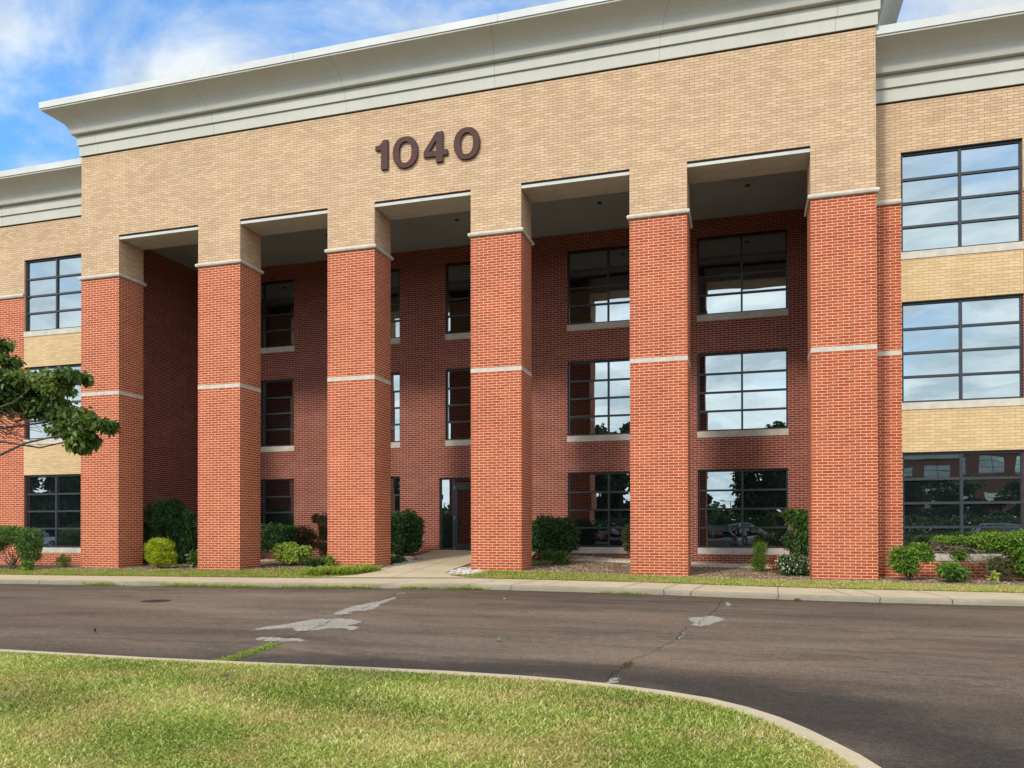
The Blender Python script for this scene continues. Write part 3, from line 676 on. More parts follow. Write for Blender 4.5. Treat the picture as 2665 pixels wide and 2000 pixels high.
# ---------------------------------------------------------------- 2: BUILDING
XL = [-22.069, -17.277, -12.492, -7.741, -3.034, 1.722]
XR = [-20.476, -15.672, -10.874, -6.186, -1.457, 3.311]
D_ = 1.155; YW = 5.80; YG = 0.974
ZBAND0, ZBAND1 = 5.906, 6.028; ZL0, ZL1 = 9.93, 10.06; ZOP = 11.366; ZC = 14.207; ZCW = 12.64
FLO = [(0.62, 3.302), (4.619, 7.309), (8.631, 11.308)]
bld = empty('office_building', (-9.379, 3, 0), 0, 'three storey red and buff brick office building with six tall square piers', 'building')
BI = Matrix.Translation((9.379, -3, 0))
def part(o, parent=None):
    o.parent = parent if parent is not None else bld
    if parent is None: o.matrix_parent_inverse = BI
    return o
def wall(name, plane, x0, x1, z0, z1, holes, matf, mats, thick=0.16, u0=0.0, lip='lrud'):
    """front face at y=plane looking to -y, holes with reveals"""
    mb = MB(u0)
    xs = sorted({x0, x1} | {h[0] for h in holes} | {h[1] for h in holes} | {q for q in (matf.xs if hasattr(matf, 'xs') else []) if x0 < q < x1})
    zs = sorted({z0, z1} | {h[2] for h in holes} | {h[3] for h in holes} | {q for q in (matf.zs if hasattr(matf, 'zs') else []) if z0 < q < z1})
    for i in range(len(xs) - 1):
        for j in range(len(zs) - 1):
            cx, cz = (xs[i] + xs[i + 1]) / 2, (zs[j] + zs[j + 1]) / 2
            if any(h[0] < cx < h[1] and h[2] < cz < h[3] for h in holes): continue
            mb.quad((xs[i], plane, zs[j]), (xs[i + 1], plane, zs[j]), (xs[i + 1], plane, zs[j + 1]), (xs[i], plane, zs[j + 1]), matf(cx, cz))
    for h in holes:
        m = matf(h[0] - .05, (h[2] + h[3]) / 2); y2 = plane + thick
        mb.quad((h[0], plane, h[2]), (h[0], plane, h[3]), (h[0], y2, h[3]), (h[0], y2, h[2]), m)
        mb.quad((h[1], plane, h[3]), (h[1], plane, h[2]), (h[1], y2, h[2]), (h[1], y2, h[3]), m)
        mb.quad((h[0], plane, h[3]), (h[1], plane, h[3]), (h[1], y2, h[3]), (h[0], y2, h[3]), m)
        mb.quad((h[1], plane, h[2]), (h[0], plane, h[2]), (h[0], y2, h[2]), (h[1], y2, h[2]), m)
    return part(mb.build(name, mats))
def window(x0, x1, z0, z1, plane, root_part, cols=2, rows=4, sill=0.215, lintel=True, recess=.075, ext=0.0):
    y = plane + recess; fw = .055
    mb = MB()
    mb.box(x0 + .002, x0 + fw, y, y + .09, z0, z1); mb.box(x1 - fw, x1 - .002, y, y + .09, z0, z1)
    mb.box(x0 + fw, x1 - fw, y + .002, y + .088, z1 - .075, z1 - .002); mb.box(x0 + fw, x1 - fw, y + .002, y + .088, z0 + .002, z0 + .055)
    W_ = (x1 - x0 - fw * 2); H = (z1 - .075) - (z0 + .055)
    cx = [x0 + fw + W_ * i / cols for i in range(cols + 1)]; rz = [z0 + .055 + H * j / rows for j in range(rows + 1)]
    for c in cx[1:-1]: mb.box(c - .033, c + .033, y - .006, y + .086, z0 + .055, z1 - .075)
    for r_ in rz[1:-1]:
        for i in range(cols):
            a = cx[i] + (.033 if i else 0); b_ = cx[i + 1] - (.033 if i < cols - 1 else 0)
            mb.box(a, b_, y + .004, y + .084, r_ - .033, r_ + .033)
    f = root_part(mb.build('window', FRAME, bevel=.004))
    gp = MB()
    for i in range(cols):
        for j in range(rows):
            a, b_, c, d = cx[i], cx[i + 1], rz[j], rz[j + 1]
            tx, tz = random.gauss(0, .0032), random.gauss(0, .0032)   # glazing is never perfectly coplanar
            h = lambda u, v: y + .05 + (u - (a + b_) / 2) * tx + (v - (c + d) / 2) * tz
            gp.quad((a, h(a, c), c), (b_, h(b_, c), c), (b_, h(b_, d), d), (a, h(a, d), d))
    p = gp.build('pane', GLASS); p.parent = f
    if sill:
        sb = MB(); sb.box(x0 - .012, x1 + .012 + ext, plane - .022, plane + .12, z0 - sill, z0 - .002)
        q = sb.build('sill', STONE, bevel=.006); q.parent = f
    if lintel:
        lb = MB(); lb.box(x0 + .004, x1 - .004, plane + .008, plane + .07, z1 - .022, z1 - .004)
        q = lb.build('lintel', LINTEL); q.parent = f
    return f
allred = lambda x, z: 0
# piers
for i in range(6):
    x0, x1 = XL[i], XR[i]; mb = MB(x0)
    mb.box(x0, x1, 0, D_, -.5, ZBAND0, 0, 'u'); mb.box(x0, x1, 0, D_, ZBAND1, ZL0 + .02, 0, 'd')
    pi_ = part(mb.build('pier', RED))
    mb = MB(); mb.box(x0 - .004, x1 + .004, -.004, D_ + .004, ZBAND0, ZBAND1)
    mb.build('stone_band', STONE, pi_, bevel=.004)
    # half round ledge
    mb = MB(); rr = .062
    pts = [(0.0, -rr - .0), (.035, -rr), (.062, -.045), (.078, 0), (.062, .045), (.035, rr), (0, rr)]
    loops = []
    for p_, dz in pts:
        loops.append([(x0 - p_, -p_, ZL0 + .064 + dz), (x1 + p_, -p_, ZL0 + .064 + dz), (x1 + p_, D_ + p_, ZL0 + .064 + dz), (x0 - p_, D_ + p_, ZL0 + .064 + dz)])
    for a, b_ in zip(loops[:-1], loops[1:]):
        for k in range(4): mb.quad(a[k], a[(k + 1) % 4], b_[(k + 1) % 4], b_[k])
    mb.build('ledge', STONE, pi_)
    mb = MB(x0); mb.box(x0, x1, 0, D_, ZL1 - .02, ZOP, 0, 'u'); mb.build('buff_shaft', BUFF, pi_)
# beam above the openings with the shelf angle shadow line
mb = MB(XL[0]); x0, x1 = XL[0], XR[5]
mb.quad((x0, 0, ZOP), (x1, 0, ZOP), (x1, 0, ZC), (x0, 0, ZC))
mb.quad((x1, 0, ZOP), (x1, 9, ZOP), (x1, 9, ZC), (x1, 0, ZC)); mb.quad((x0, 9, ZOP), (x0, 0, ZOP), (x0, 0, ZC), (x0, 9, ZC))
for i in range(5):   # underside of the brick, 0.1 deep
    mb.quad((XR[i], .1, ZOP), (XL[i + 1], .1, ZOP), (XL[i + 1], 0, ZOP), (XR[i], 0, ZOP))
part(mb.build('upper_wall', BUFF))
BSM = plain('beam_soffit_plaster', (.60, .60, .54), (.50, .49, .44), 2.5, .8, .2, stretch=(1, 1, 3))
for i in range(5):
    mb = MB(); mb.box(XR[i] + .001, XL[i + 1] - .001, .018, .14, 11.209, 11.295); mb.box(XR[i] + .001, XL[i + 1] - .001, .141, D_ - .01, 11.222, 11.80); part(mb.build('beam_soffit', BSM))
    mb = MB(); mb.box(XR[i] + .002, XL[i + 1] - .002, .05, .10, 11.300, 11.360); part(mb.build('lintel_angle', LINTEL))
mb = MB(); mb.quad((-21.64, .9, 11.93), (-21.64, YW, 11.93), (2.88, YW, 11.93), (2.88, .9, 11.93)); ceil = part(mb.build('portico_ceiling', SOFFIT))
for x in (-19.4, -14.4, -9.43, -4.47, .16):
    mb = MB(); n = 20; c = (x, 3.4)
    rg = [(c[0] + .08 * math.cos(2 * math.pi * k / n), c[1] + .08 * math.sin(2 * math.pi * k / n)) for k in range(n)]
    mb.face([(a, b_, 11.905) for a, b_ in reversed(rg)])
    for k in range(n): mb.quad((*rg[k], 11.905), (*rg[(k + 1) % n], 11.905), (*rg[(k + 1) % n], 11.93), (*rg[k], 11.93))
    part(mb.build('downlight', FRAME), ceil); ceil.children[-1].matrix_parent_inverse = Matrix()
# recessed back wall
w1 = (-20.2, -17.258); w2 = (-15.63, -12.65); w3 = (-10.783, -7.975); w4 = (-6.083, -3.13); w5 = (-1.508, 1.444)
holes = []
for k, (z0, z1) in enumerate(FLO):
    for w in (w1, w2, w3, w4, w5):
        if w is w3 and k == 0: continue
        holes.append((w[0], w[1], z0, z1))
DOOR = (-11.036, -7.722, 0.472, 3.203); holes.append(DOOR)
def wpart(o): return part(o)
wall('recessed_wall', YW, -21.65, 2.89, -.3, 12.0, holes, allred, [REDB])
for (a, b_, z0, z1) in holes[:-1]: window(a, b_, z0, z1, YW, wpart)
# side walls of the portico and blind returns
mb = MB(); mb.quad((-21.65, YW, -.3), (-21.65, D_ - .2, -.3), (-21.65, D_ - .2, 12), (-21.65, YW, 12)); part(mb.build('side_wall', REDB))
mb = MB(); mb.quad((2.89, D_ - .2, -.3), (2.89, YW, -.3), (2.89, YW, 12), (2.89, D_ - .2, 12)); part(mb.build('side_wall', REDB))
# entrance door set
y = YW + .07; a, b_, z0, z1 = DOOR
mb = MB(); fw = .05
mb.box(a + .002, a + fw, y, y + .1, z0, z1); mb.box(b_ - fw, b_ - .002, y, y + .1, z0, z1); mb.box(a + fw, b_ - fw, y + .002, y + .098, z1 - .06, z1 - .002)
for x in (-10.53, -8.30): mb.box(x, x + .075, y - .004, y + .096, z0, z1 - .06)
mb.box(-10.455, -8.30, y + .001, y + .095, 2.965, 3.02); mb.box(a + fw, -10.53, y + .002, y + .098, z0, z0 + .07); mb.box(-8.225, b_ - fw, y + .002, y + .098, z0, z0 + .07)
dset = part(mb.build('door_frame', FRAME, bevel=.003))
mb = MB()
for (u0_, u1_, v0, v1) in ((a + fw, -10.53, z0 + .07, z1 - .06), (-8.225, b_ - fw, z0 + .07, z1 - .06), (-10.455, -8.30, 3.02, z1 - .06)): mb.quad((u0_, y + .05, v0), (u1_, y + .05, v0), (u1_, y + .05, v1), (u0_, y + .05, v1))
mb.build('pane', GLASS, dset)
for s_, (u0_, u1_) in enumerate(((-10.45, -9.382), (-9.376, -8.305))):
    mb = MB(); yy = y + .01
    mb.box(u0_, u0_ + .10, yy, yy + .05, z0 + .012, 2.96); mb.box(u1_ - .10, u1_, yy, yy + .05, z0 + .012, 2.96)
    mb.box(u0_ + .10, u1_ - .10, yy + .001, yy + .049, 2.76, 2.96); mb.box(u0_ + .10, u1_ - .10, yy + .001, yy + .049, z0 + .012, z0 + .26)
    leaf = part(mb.build('door', FRAME, bevel=.003))
    gp = MB(); gp.quad((u0_ + .1, yy + .03, z0 + .26), (u1_ - .1, yy + .03, z0 + .26), (u1_ - .1, yy + .03, 2.76), (u0_ + .1, yy + .03, 2.76)); gp.build('pane', GLASS, leaf)
    hx = u1_ - .06 if s_ == 0 else u0_ + .06
    hb = MB(); hb.tube([(hx, yy + .01, 1.35), (hx, yy - .06, 1.35), (hx, yy - .06, 1.75), (hx, yy + .01, 1.75)], .014, 8); hb.build('handle', STEEL, leaf, smooth=True)
    for zz_ in (.55, 1.70, 2.85):
        hx2 = u0_ - .008 if s_ == 0 else u1_ + .008
        hb = MB(); hb.tube([(hx2, yy - .004, zz_ - .05), (hx2, yy - .004, zz_ + .05)], .012, 8); hb.build('hinge', STEEL, leaf)
# wings
def wing(x0, x1, wins, ledges, piers_x):
    class M:
        zs = [.405, ZL0 + .03]; xs = [w for win in wins for w in win]
        def __call__(s, x, z):
            if z > ZL0 + .03: return 1
            if any(w[0] < x < w[1] for w in wins) and z > .405: return 2
            return 0
    holes = [(w[0], w[1], z0, z1) for w in wins for z0, z1 in FLO]
    wall('wing_wall', YG, x0, x1, -.6, ZCW, holes, M(), [RED, BUFF, BUFF2], u0=wins[0][0])
    for h in holes: window(*h, YG, wpart, sill=.19)
    for (a, b_) in ledges:
        mb = MB(); pr_ = [(0, -.065), (-.04, -.065), (-.062, -.045), (-.078, 0), (-.062, .045), (-.04, .065), (0, .065)]
        for p, q in zip(pr_[:-1], pr_[1:]):
            mb.quad((a, YG + p[0], ZL0 + .064 + p[1]), (b_, YG + p[0], ZL0 + .064 + p[1]), (b_, YG + q[0], ZL0 + .064 + q[1]), (a, YG + q[0], ZL0 + .064 + q[1]))
        for e in (a, b_): mb.face([(e, YG + p[0], ZL0 + .064 + p[1]) for p in pr_])
        part(mb.build('ledge', STONE))
        mb = MB(); mb.box(a, b_, YG - .004, YG + .05, ZBAND0, ZBAND1); part(mb.build('stone_band', STONE))
wr = [(4.06 + k * 4.75, 6.91 + k * 4.75) for k in range(4)]
wl = [(-25.668 - k * 4.75, -22.818 - k * 4.75) for k in range(6)]
wing(3.311, 24, wr, [(3.32, 4.06)] + [(wr[k][1], wr[k + 1][0]) for k in range(3)] + [(wr[3][1], 24)], None)
wing(-52, -22.069, wl, [(wl[k + 1][1], wl[k][0]) for k in range(5)] + [(-22.818, -22.08), (-52, wl[5][0])], None)
# cornices: (projection, height) profile
CP = [(.05, .045), (.05, .388), (.03, .388), (.03, .402), (.105, .402), (.105, .697), (.08, .705), (.08, .745), (.243, .748), (.262, .80), (.276, .884), (.300, .95), (.335, 1.01), (.426, 1.102), (.52, 1.175), (.608, 1.228), (.74, 1.295), (.875, 1.359), (.875, 1.408), (.86, 1.412)]
CT = [(.84, 1.412), (.905, 1.412), (.912, 1.62), (.5, 1.66), (0.0, 1.66)]
def cornice(name, pts, z0, prof_, mat, seams=None):
    """sweep profile along an open plan polyline (mitred), looking outwards to the right-hand side of travel"""
    mb = MB(); n = len(pts); P = [Vector(p) for p in pts]; nor = []
    for i in range(n - 1):
        d = (P[i + 1] - P[i]).normalized(); nor.append(Vector((d.y, -d.x)))
    def off(i, p):
        if i == 0: return P[0] + nor[0] * p
        if i == n - 1: return P[-1] + nor[-1] * p
        m = nor[i - 1] + nor[i]; return P[i] + m * (p / m.dot(nor[i]))
    for a, b_ in zip(prof_[:-1], prof_[1:]):
        for i in range(n - 1):
            q = [off(i, a[0]), off(i + 1, a[0]), off(i + 1, b_[0]), off(i, b_[0])]
            cuts = [0, 1]
            if seams and abs(nor[i].y) > .9:
                xa, xb = P[i].x, P[i + 1].x; cuts = sorted({0, 1} | {(s - xa) / (xb - xa) + k * .006 / (xb - xa) for s in seams for k in (-1, 1) if min(xa, xb) < s < max(xa, xb)})
            for ci, (c0_, c1_) in enumerate(zip(cuts[:-1], cuts[1:])):
                seam = seams is not None and (c1_ - c0_) * abs(P[i + 1].x - P[i].x) < .02 and abs(nor[i].y) > .9
                L0, L1 = q[0].lerp(q[1], c0_), q[0].lerp(q[1], c1_); U0, U1 = q[3].lerp(q[2], c0_), q[3].lerp(q[2], c1_)
                mb.quad((L0.x, L0.y, z0 + a[1]), (L1.x, L1.y, z0 + a[1]), (U1.x, U1.y, z0 + b_[1]), (U0.x, U0.y, z0 + b_[1]), 1 if seam else 0)
    return part(mb.build(name, mat if isinstance(mat, list) else [mat, JOINTC]))
JOINTC = plain('sealant_joint', (.28, .28, .255), None, 5, .8)
seams = [-21.29, -16.62, -11.81, -6.98, -2.22, 2.3]
front = [(XL[0], 9), (XL[0], 0), (XR[5], 0), (XR[5], 9)]
cornice('cornice', front, ZC, [(0, .045)] + CP, STUCCO, seams); cornice('coping', front, ZC, CT, COPING, [-19, -12.9, -6.8, -.7])
mb = MB(); mb.box(XL[0] + .01, XR[5] - .01, .02, .12, ZC - .05, ZC + .06); part(mb.build('shadow_joint', LINTEL))
for (a, b_, ss) in (((-52, YG), (XL[0], YG), [-26.66, -31.4, -36]), ((XR[5], YG), (24, YG), [8.4, 13.1, 18])):
    cornice('cornice', [a, b_], ZCW, [(0, .045)] + CP, STUCCO, ss); cornice('coping', [a, b_], ZCW, CT, COPING, [v - 1.3 for v in ss])
mb = MB(); mb.box(XL[0] - .02 + .03, XR[5] - .01, .01, 9, ZC + .05, ZC + 1.655); mb.box(-52, XL[0], YG + .01, 9, ZCW + .05, ZCW + 1.655); mb.box(XR[5], 24, YG + .01, 9, ZCW + .05, ZCW + 1.655)
mb.box(-52, -21.66, YG + .3, 9, -.5, ZCW + .2); mb.box(2.9, 24, YG + .3, 9, -.5, ZCW + .2); mb.box(-21.66, 2.9, YW + .3, 9, -.5, 12.5)
mb.box(-21.66, 2.9, D_ - .02, YW + .3, 11.99, ZC + .1)
part(mb.build('roof', ROOFM))
# house number
sign = empty('building_number', (-9.1, 0, 12.7), 0, 'large brown metal numerals reading 1040 fixed to the buff brick', 'sign')
def digit(name, polys, holes_=None):
    mb = MB()
    for outer, inner in polys:
        y0, y1 = -.085, -.012
        if inner is None: mb.prism(outer, y0, y1)
        else:
            n = len(outer)
            for i in range(n):
                j = (i + 1) % n; a, b_, c, d = outer[i], outer[j], inner[j], inner[i]
                mb.quad((*(a[0], y0, a[1]),), (b_[0], y0, b_[1]), (c[0], y0, c[1]), (d[0], y0, d[1]))
                mb.quad((a[0], y0, a[1]), (a[0], y1, a[1]), (b_[0], y1, b_[1]), (b_[0], y0, b_[1]))
                mb.quad((d[0], y1, d[1]), (d[0], y0, d[1]), (c[0], y0, c[1]), (c[0], y1, c[1]))
                mb.quad((a[0], y1, a[1]), (d[0], y1, d[1]), (c[0], y1, c[1]), (b_[0], y1, b_[1]))
    o = mb.build(name, BROWNMET); o.parent = sign; o.matrix_parent_inverse = Matrix.Translation((9.1, 0, -12.7))
    return o
def oval(cx, cz, rx, rz, p=2.25, n=48):
    r = []
    for i in range(n):
        a = 2 * math.pi * i / n; c, s_ = math.cos(a), math.sin(a)
        r.append((cx + rx * math.copysign(abs(c) ** (2 / p), c), cz + rz * math.copysign(abs(s_) ** (2 / p), s_)))
    return r
def zero(x0, x1, z0, z1):
    cx, cz = (x0 + x1) / 2, (z0 + z1) / 2; digit('numeral', [(oval(cx, cz, (x1 - x0) / 2, (z1 - z0) / 2), oval(cx, cz, (x1 - x0) / 2 - .20, (z1 - z0) / 2 - .15))])
zero(-10.223, -9.407, 12.25, 13.20); zero(-8.241, -7.436, 12.25, 13.195)
def P2(x0, x1, z0, z1, pts): return [(x0 + (x1 - x0) * u, z0 + (z1 - z0) * v) for u, v in pts]
digit('numeral', [(P2(-10.808, -10.396, 12.285, 13.19, [(.47, 0), (1, 0), (1, 1), (.60, 1), (.54, .93), (.42, .87), (.26, .83), (0, .825), (0, .675), (.47, .675)]), None)])
x0, x1, z0, z1 = -9.212, -8.444, 12.285, 13.195
four_o = P2(x0, x1, z0, z1, [(.52, 0), (.80, 0), (.80, .205), (1, .205), (1, .375), (.80, .375), (.80, 1), (.52, 1), (0, .385), (0, .205), (.52, .205)])
four_i = P2(x0, x1, z0, z1, [(.525, .375), (.525, .377), (.525, .378), (.525, .379), (.525, .38), (.525, .385), (.525, .73), (.52, .73), (.235, .378), (.24, .375), (.52, .375)])
digit('numeral', [(four_o, four_i)])
# ---------------------------------------------------------------- plants
def shrub(name, label, cat, base, parts_, stem_pairs=None, stem_mat=BARK, r0=.02, r1=.006, group=None):
    """parts_: list of dicts for foliage(); base is where it stands"""
    z = bed_z(base[0], base[1]); root = empty(name, (base[0], base[1], z), 0, label, cat, group)
    inv = Matrix.Translation((-base[0], -base[1], -z)); obs = []
    for d in parts_: obs.append(foliage(parent=root, **d))
    if stem_pairs: obs.append(stems(stem_pairs, r0, r1, stem_mat, 'stems', root))
    for o in obs:
        o.matrix_parent_inverse = inv
        if o.name.startswith('flowers'): o['kind'] = 'stuff'
    return root
def F(mat, blobs, n, l, w, **k): return dict(name='foliage', mat=mat, blobs=blobs, n=n, length=l, width=w, **k)
def fan(bx, by, z0, targets, spread=.1): return [((bx + random.uniform(-spread, spread), by + random.uniform(-spread, spread) * .7, z0), t) for t in targets]

shrub('clipped_shrub', 'flat topped green shrub with bare lower stems left of the first pier', 'shrub', (-24.0, -.9),
      [F(G_MID, [((-24.3, -.9, 1.10), (.80, .5, .33)), ((-23.4, -.9, .95), (.50, .45, .42)), ((-23.35, -.85, .5), (.36, .35, .35)), ((-24.9, -.9, .9), (.5, .45, .45)), ((-25.6, -.9, .85), (.6, .5, .5))], 17000, .055, .028)],
      fan(-24.1, -.9, -.05, [(-24.9 + .13 * i, -.9 + random.uniform(-.25, .25), 1.0 + random.uniform(-.3, .2)) for i in range(16)]), r0=.018)
shrub('weed_plant', 'small broad leaved green weed in the mulch left of the first pier', 'weed', (-22.9, -1.1), [F(G_BRIGHT, [((-23.1, -1.2, .10), (.22, .15, .12))], 140, .11, .06), F(G_MID, [((-22.6, -.2, .2), (.22, .2, .2))], 240, .07, .04)])
shrub('nandina_bush', 'tall dark feathery green bush between the first and second piers', 'bush', (-20.4, 2.6),
      [F(G_NAND, [((-20.55, 2.3, 1.75), (.75, .6, .62)), ((-20.9, 2.3, .95), (.55, .5, .8)), ((-20.0, 2.6, 1.3), (.62, .5, .85)), ((-20.0, 2.7, .55), (.6, .5, .5)), ((-20.2, 2.3, 2.1), (.35, .35, .35))], 21000, .085, .024, shell=.45, droop=.5, up=.1)],
      fan(-20.4, 2.6, 0, [(-21 + .15 * i, 2.5, 1.7) for i in range(10)]))
shrub('gold_shrub', 'rounded golden yellow shrub in front of the dark feathery bush', 'shrub', (-19.05, .35),
      [F(G_GOLD, [((-19.08, .35, .55), (.50, .42, .45)), ((-18.98, .35, .32), (.50, .42, .28))], 7500, .06, .02, up=.6, shell=.6)], fan(-19.05, .35, -.05, [(-19.3 + .1 * i, .35, .5) for i in range(6)]))
shrub('broadleaf_plant', 'low broad leaved green plant in shade beside the second pier', 'plant', (-18.0, .9), [F(G_MID, [((-18.05, .9, .28), (.3, .25, .25))], 160, .12, .07)])
shrub('clipped_hedge', 'flat topped dark green hedge under the window right of the second pier', 'hedge', (-16.8, 3.9),
      [F(G_DARK, [((-16.9, 3.9, 1.12), (.66, .45, .38)), ((-16.35, 3.9, 1.05), (.45, .4, .38)), ((-17.3, 3.9, .95), (.5, .45, .5)), ((-16.7, 3.9, .78), (.6, .42, .33))], 12000, .06, .038, shell=.6)],
      fan(-16.8, 3.9, .1, [(-17.2 + .15 * i, 3.9, .9) for i in range(7)]))
shrub('bronzed_shrub', 'brownish half bare shrub between the dark hedge and the third pier', 'shrub', (-15.8, 4.2),
      [F(G_BROWN, [((-15.95, 4.2, 1.05), (.46, .4, .40)), ((-15.6, 4.2, .85), (.40, .35, .42)), ((-15.95, 4.2, .55), (.4, .35, .3))], 5200, .048, .025)],
      fan(-15.8, 4.2, .15, [(-16.2 + .08 * i, 4.2, 1.2 + random.uniform(-.3, .2)) for i in range(13)]))
shrub('columnar_shrub', 'narrow olive topiary shrub with a side puff beside the third pier', 'shrub', (-15.1, 4.4),
      [F(G_OLIVE, [((-15.1, 4.4, 1.45), (.25, .25, .45)), ((-15.12, 4.4, .8), (.23, .25, .6)), ((-15.46, 4.4, 1.68), (.18, .18, .19))], 4200, .045, .024)],
      [((-15.1, 4.4, .2), (-15.1, 4.4, 1.5)), ((-15.15, 4.4, 1.1), (-15.46, 4.4, 1.6))])
shrub('lime_shrub', 'bright lime green shrub in front of the brownish shrub', 'shrub', (-14.9, 1.6),
      [F(G_LIME, [((-14.95, 1.6, .48), (.46, .4, .34)), ((-14.25, 1.65, .55), (.21, .22, .18)), ((-14.6, 1.6, .4), (.38, .35, .28))], 2800, .072, .045, shell=.6, up=.5)], fan(-14.8, 1.6, .0, [(-15.2 + .15 * i, 1.6, .45) for i in range(7)]))
def bladeplant(name, label, cat, base, spots, mat, length, width, bend, up=1.0, spread=.5, toneshift=0):
    z = bed_z(base[0], base[1]); root = empty(name, (base[0], base[1], z), 0, label, cat)
    P = np.array([(x, y, bed_z(x, y)) for x, y in spots]); n = len(P)
    D = RNG.normal(size=(n, 3)) * np.array([spread, spread, 0]) + np.array([0, 0, up])
    o = blades('foliage', root, mat, P, D, length * RNG.uniform(.65, 1.15, n), width * RNG.uniform(.8, 1.2, n), bend, np.clip(RNG.uniform(0, 1, n) + toneshift, 0, 1))
    o.matrix_parent_inverse = Matrix.Translation((-base[0], -base[1], -z)); return root
def disc(cx, cy, rx, ry, n):
    a = RNG.uniform(0, 6.28, n); r = np.sqrt(RNG.uniform(0, 1, n)); return [(cx + rx * r_ * math.cos(a_), cy + ry * r_ * math.sin(a_)) for a_, r_ in zip(a, r)]
bladeplant('lily_clump', 'dark strappy leaved plant between the lime shrub and the third pier', 'plant', (-13.7, 1.4), disc(-13.7, 1.4, .35, .25, 260), G_DARK, .48, .028, .35)
shrub('vine_weed', 'light green leafy weed climbing at the foot of the third pier', 'weed', (-12.25, -.3), [F(G_BRIGHT, [((-12.25, -.3, .22), (.16, .12, .22))], 130, .10, .06), F(G_BRIGHT, [((-12.0, -.25, .10), (.2, .1, .1))], 60, .08, .05)])
bladeplant('daylily_clump', 'long bright green daylily clump spilling along the third pier base', 'plant', (-11.4, -.85),
           disc(-12.0, -1.15, .55, .42, 420) + disc(-11.3, -.95, .55, .45, 480) + disc(-10.95, -.45, .42, .4, 280), G_LIME, .46, .030, .6, spread=.55, toneshift=-.05)
shrub('round_shrub', 'rounded dark green clipped shrub between the third pier and the door', 'shrub', (-11.75, 4.0),
      [F(G_DARK, [((-11.8, 4.0, 1.18), (.84, .6, .78)), ((-11.8, 4.0, .95), (.76, .55, .60))], 17000, .058, .042, shell=.75, rand=.5)], fan(-11.75, 4.0, .2, [(-12.1 + .15 * i, 4.0, .8) for i in range(6)]))
shrub('groundcover_plant', 'low dark green plant on the white gravel by the third pier', 'plant', (-10.95, 1.9), [F(G_DARK, [((-11.0, 1.9, .24), (.25, .3, .17))], 700, .06, .03)])
shrub('round_shrub', 'wide dark green clipped shrub right of the fourth pier', 'shrub', (-6.2, 4.2),
      [F(G_DARK, [((-6.3, 4.2, 1.1), (.95, .6, .60)), ((-6.2, 4.2, .82), (.84, .55, .45))], 18000, .058, .042, shell=.75, rand=.5)], fan(-6.2, 4.2, .2, [(-6.7 + .2 * i, 4.2, .8) for i in range(6)]))
bladeplant('lily_clump', 'glossy bright green strappy plant in front of the wide clipped shrub', 'plant', (-5.75, 2.4), disc(-5.75, 2.4, .36, .25, 420), G_MID, .56, .036, .22, spread=.42)
bladeplant('variegated_grass', 'pale striped grass tuft beside the fourth pier', 'plant', (-6.1, 1.8), disc(-6.05, 1.8, .22, .15, 140), G_VAR, .36, .016, .6)
shrub('red_leaf_plant', 'small reddish leaved plant behind the pale grass tuft', 'plant', (-6.45, 2.9), [F(G_RED, [((-6.45, 2.9, .34), (.2, .16, .16))], 240, .07, .035)])
shrub('oval_shrub', 'small oval clipped shrub half hidden by the fifth pier', 'shrub', (-3.7, 4.9),
      [F(G_OLIVE, [((-3.66, 4.9, .92), (.34, .34, .52))], 3200, .045, .026, shell=.75)], [((-3.66, 4.9, .1), (-3.66, 4.9, .9))])
shrub('feathery_shrub', 'wispy light green shrub in front of the right recessed window', 'shrub', (.45, 2.3),
      [F(G_BRIGHT, [((.45, 2.3, .45), (.27, .24, .42)), ((.42, 2.3, .22), (.25, .22, .24)), ((.5, 2.3, .72), (.2, .18, .18))], 2600, .07, .010, shell=.3, up=1.2, rand=.5)], fan(.45, 2.3, 0, [(.3 + .05 * i, 2.3, .75) for i in range(7)]), r0=.008, r1=.003)
shrub('nandina_bush', 'tall leaning feathery green bush against the sixth pier', 'bush', (1.6, 2.2),
      [F(G_MID, [((1.5, 2.2, 1.62), (.34, .3, .26)), ((1.65, 2.2, 1.32), (.28, .28, .34)), ((1.28, 2.2, 1.72), (.18, .2, .12)), ((1.7, 2.2, .98), (.24, .25, .3))], 3600, .09, .026, shell=.4, droop=.45, up=.2)],
      fan(1.6, 2.2, 0, [(1.35 + .08 * i, 2.2, 1.5) for i in range(6)]))
shrub('round_shrub', 'dark green shrub under the leaning feathery bush by the sixth pier', 'shrub', (1.45, 2.45),
      [F(G_DARK, [((1.45, 2.5, .92), (.38, .34, .34)), ((1.6, 2.5, .75), (.3, .3, .3))], 3600, .048, .028), F(G_MID, [((1.62, 2.35, .7), (.26, .22, .3))], 1300, .07, .02)], fan(1.5, 2.4, .05, [(1.3 + .1 * i, 2.4, .8) for i in range(6)]), r0=.022)
fl = shrub('flowering_shrub', 'low shrub with small white flowers at the foot of the sixth pier', 'shrub', (1.3, 1.0),
      [F(G_DARK, [((1.35, 1.0, .24), (.44, .32, .26)), ((1.15, 1.0, .36), (.25, .25, .2))], 2400, .06, .034),
       dict(name='flowers', mat=FLOWER, blobs=[((1.08, .92, .42), (.24, .22, .17)), ((1.62, .95, .38), (.22, .22, .18)), ((1.35, .88, .25), (.42, .28, .18))], n=340, length=.032, width=.03, shell=.85)])
shrub('red_twig_plant', 'red leaved twiggy plant left of the white flowers', 'plant', (.85, 1.7), [F(G_RED, [((.86, 1.7, .28), (.17, .15, .24))], 300, .06, .02, up=.8)], fan(.85, 1.7, 0, [(.72 + .05 * i, 1.7, .42) for i in range(7)]), stem_mat=plain('red_stem', (.28, .07, .04), None, 8), r0=.006, r1=.003)
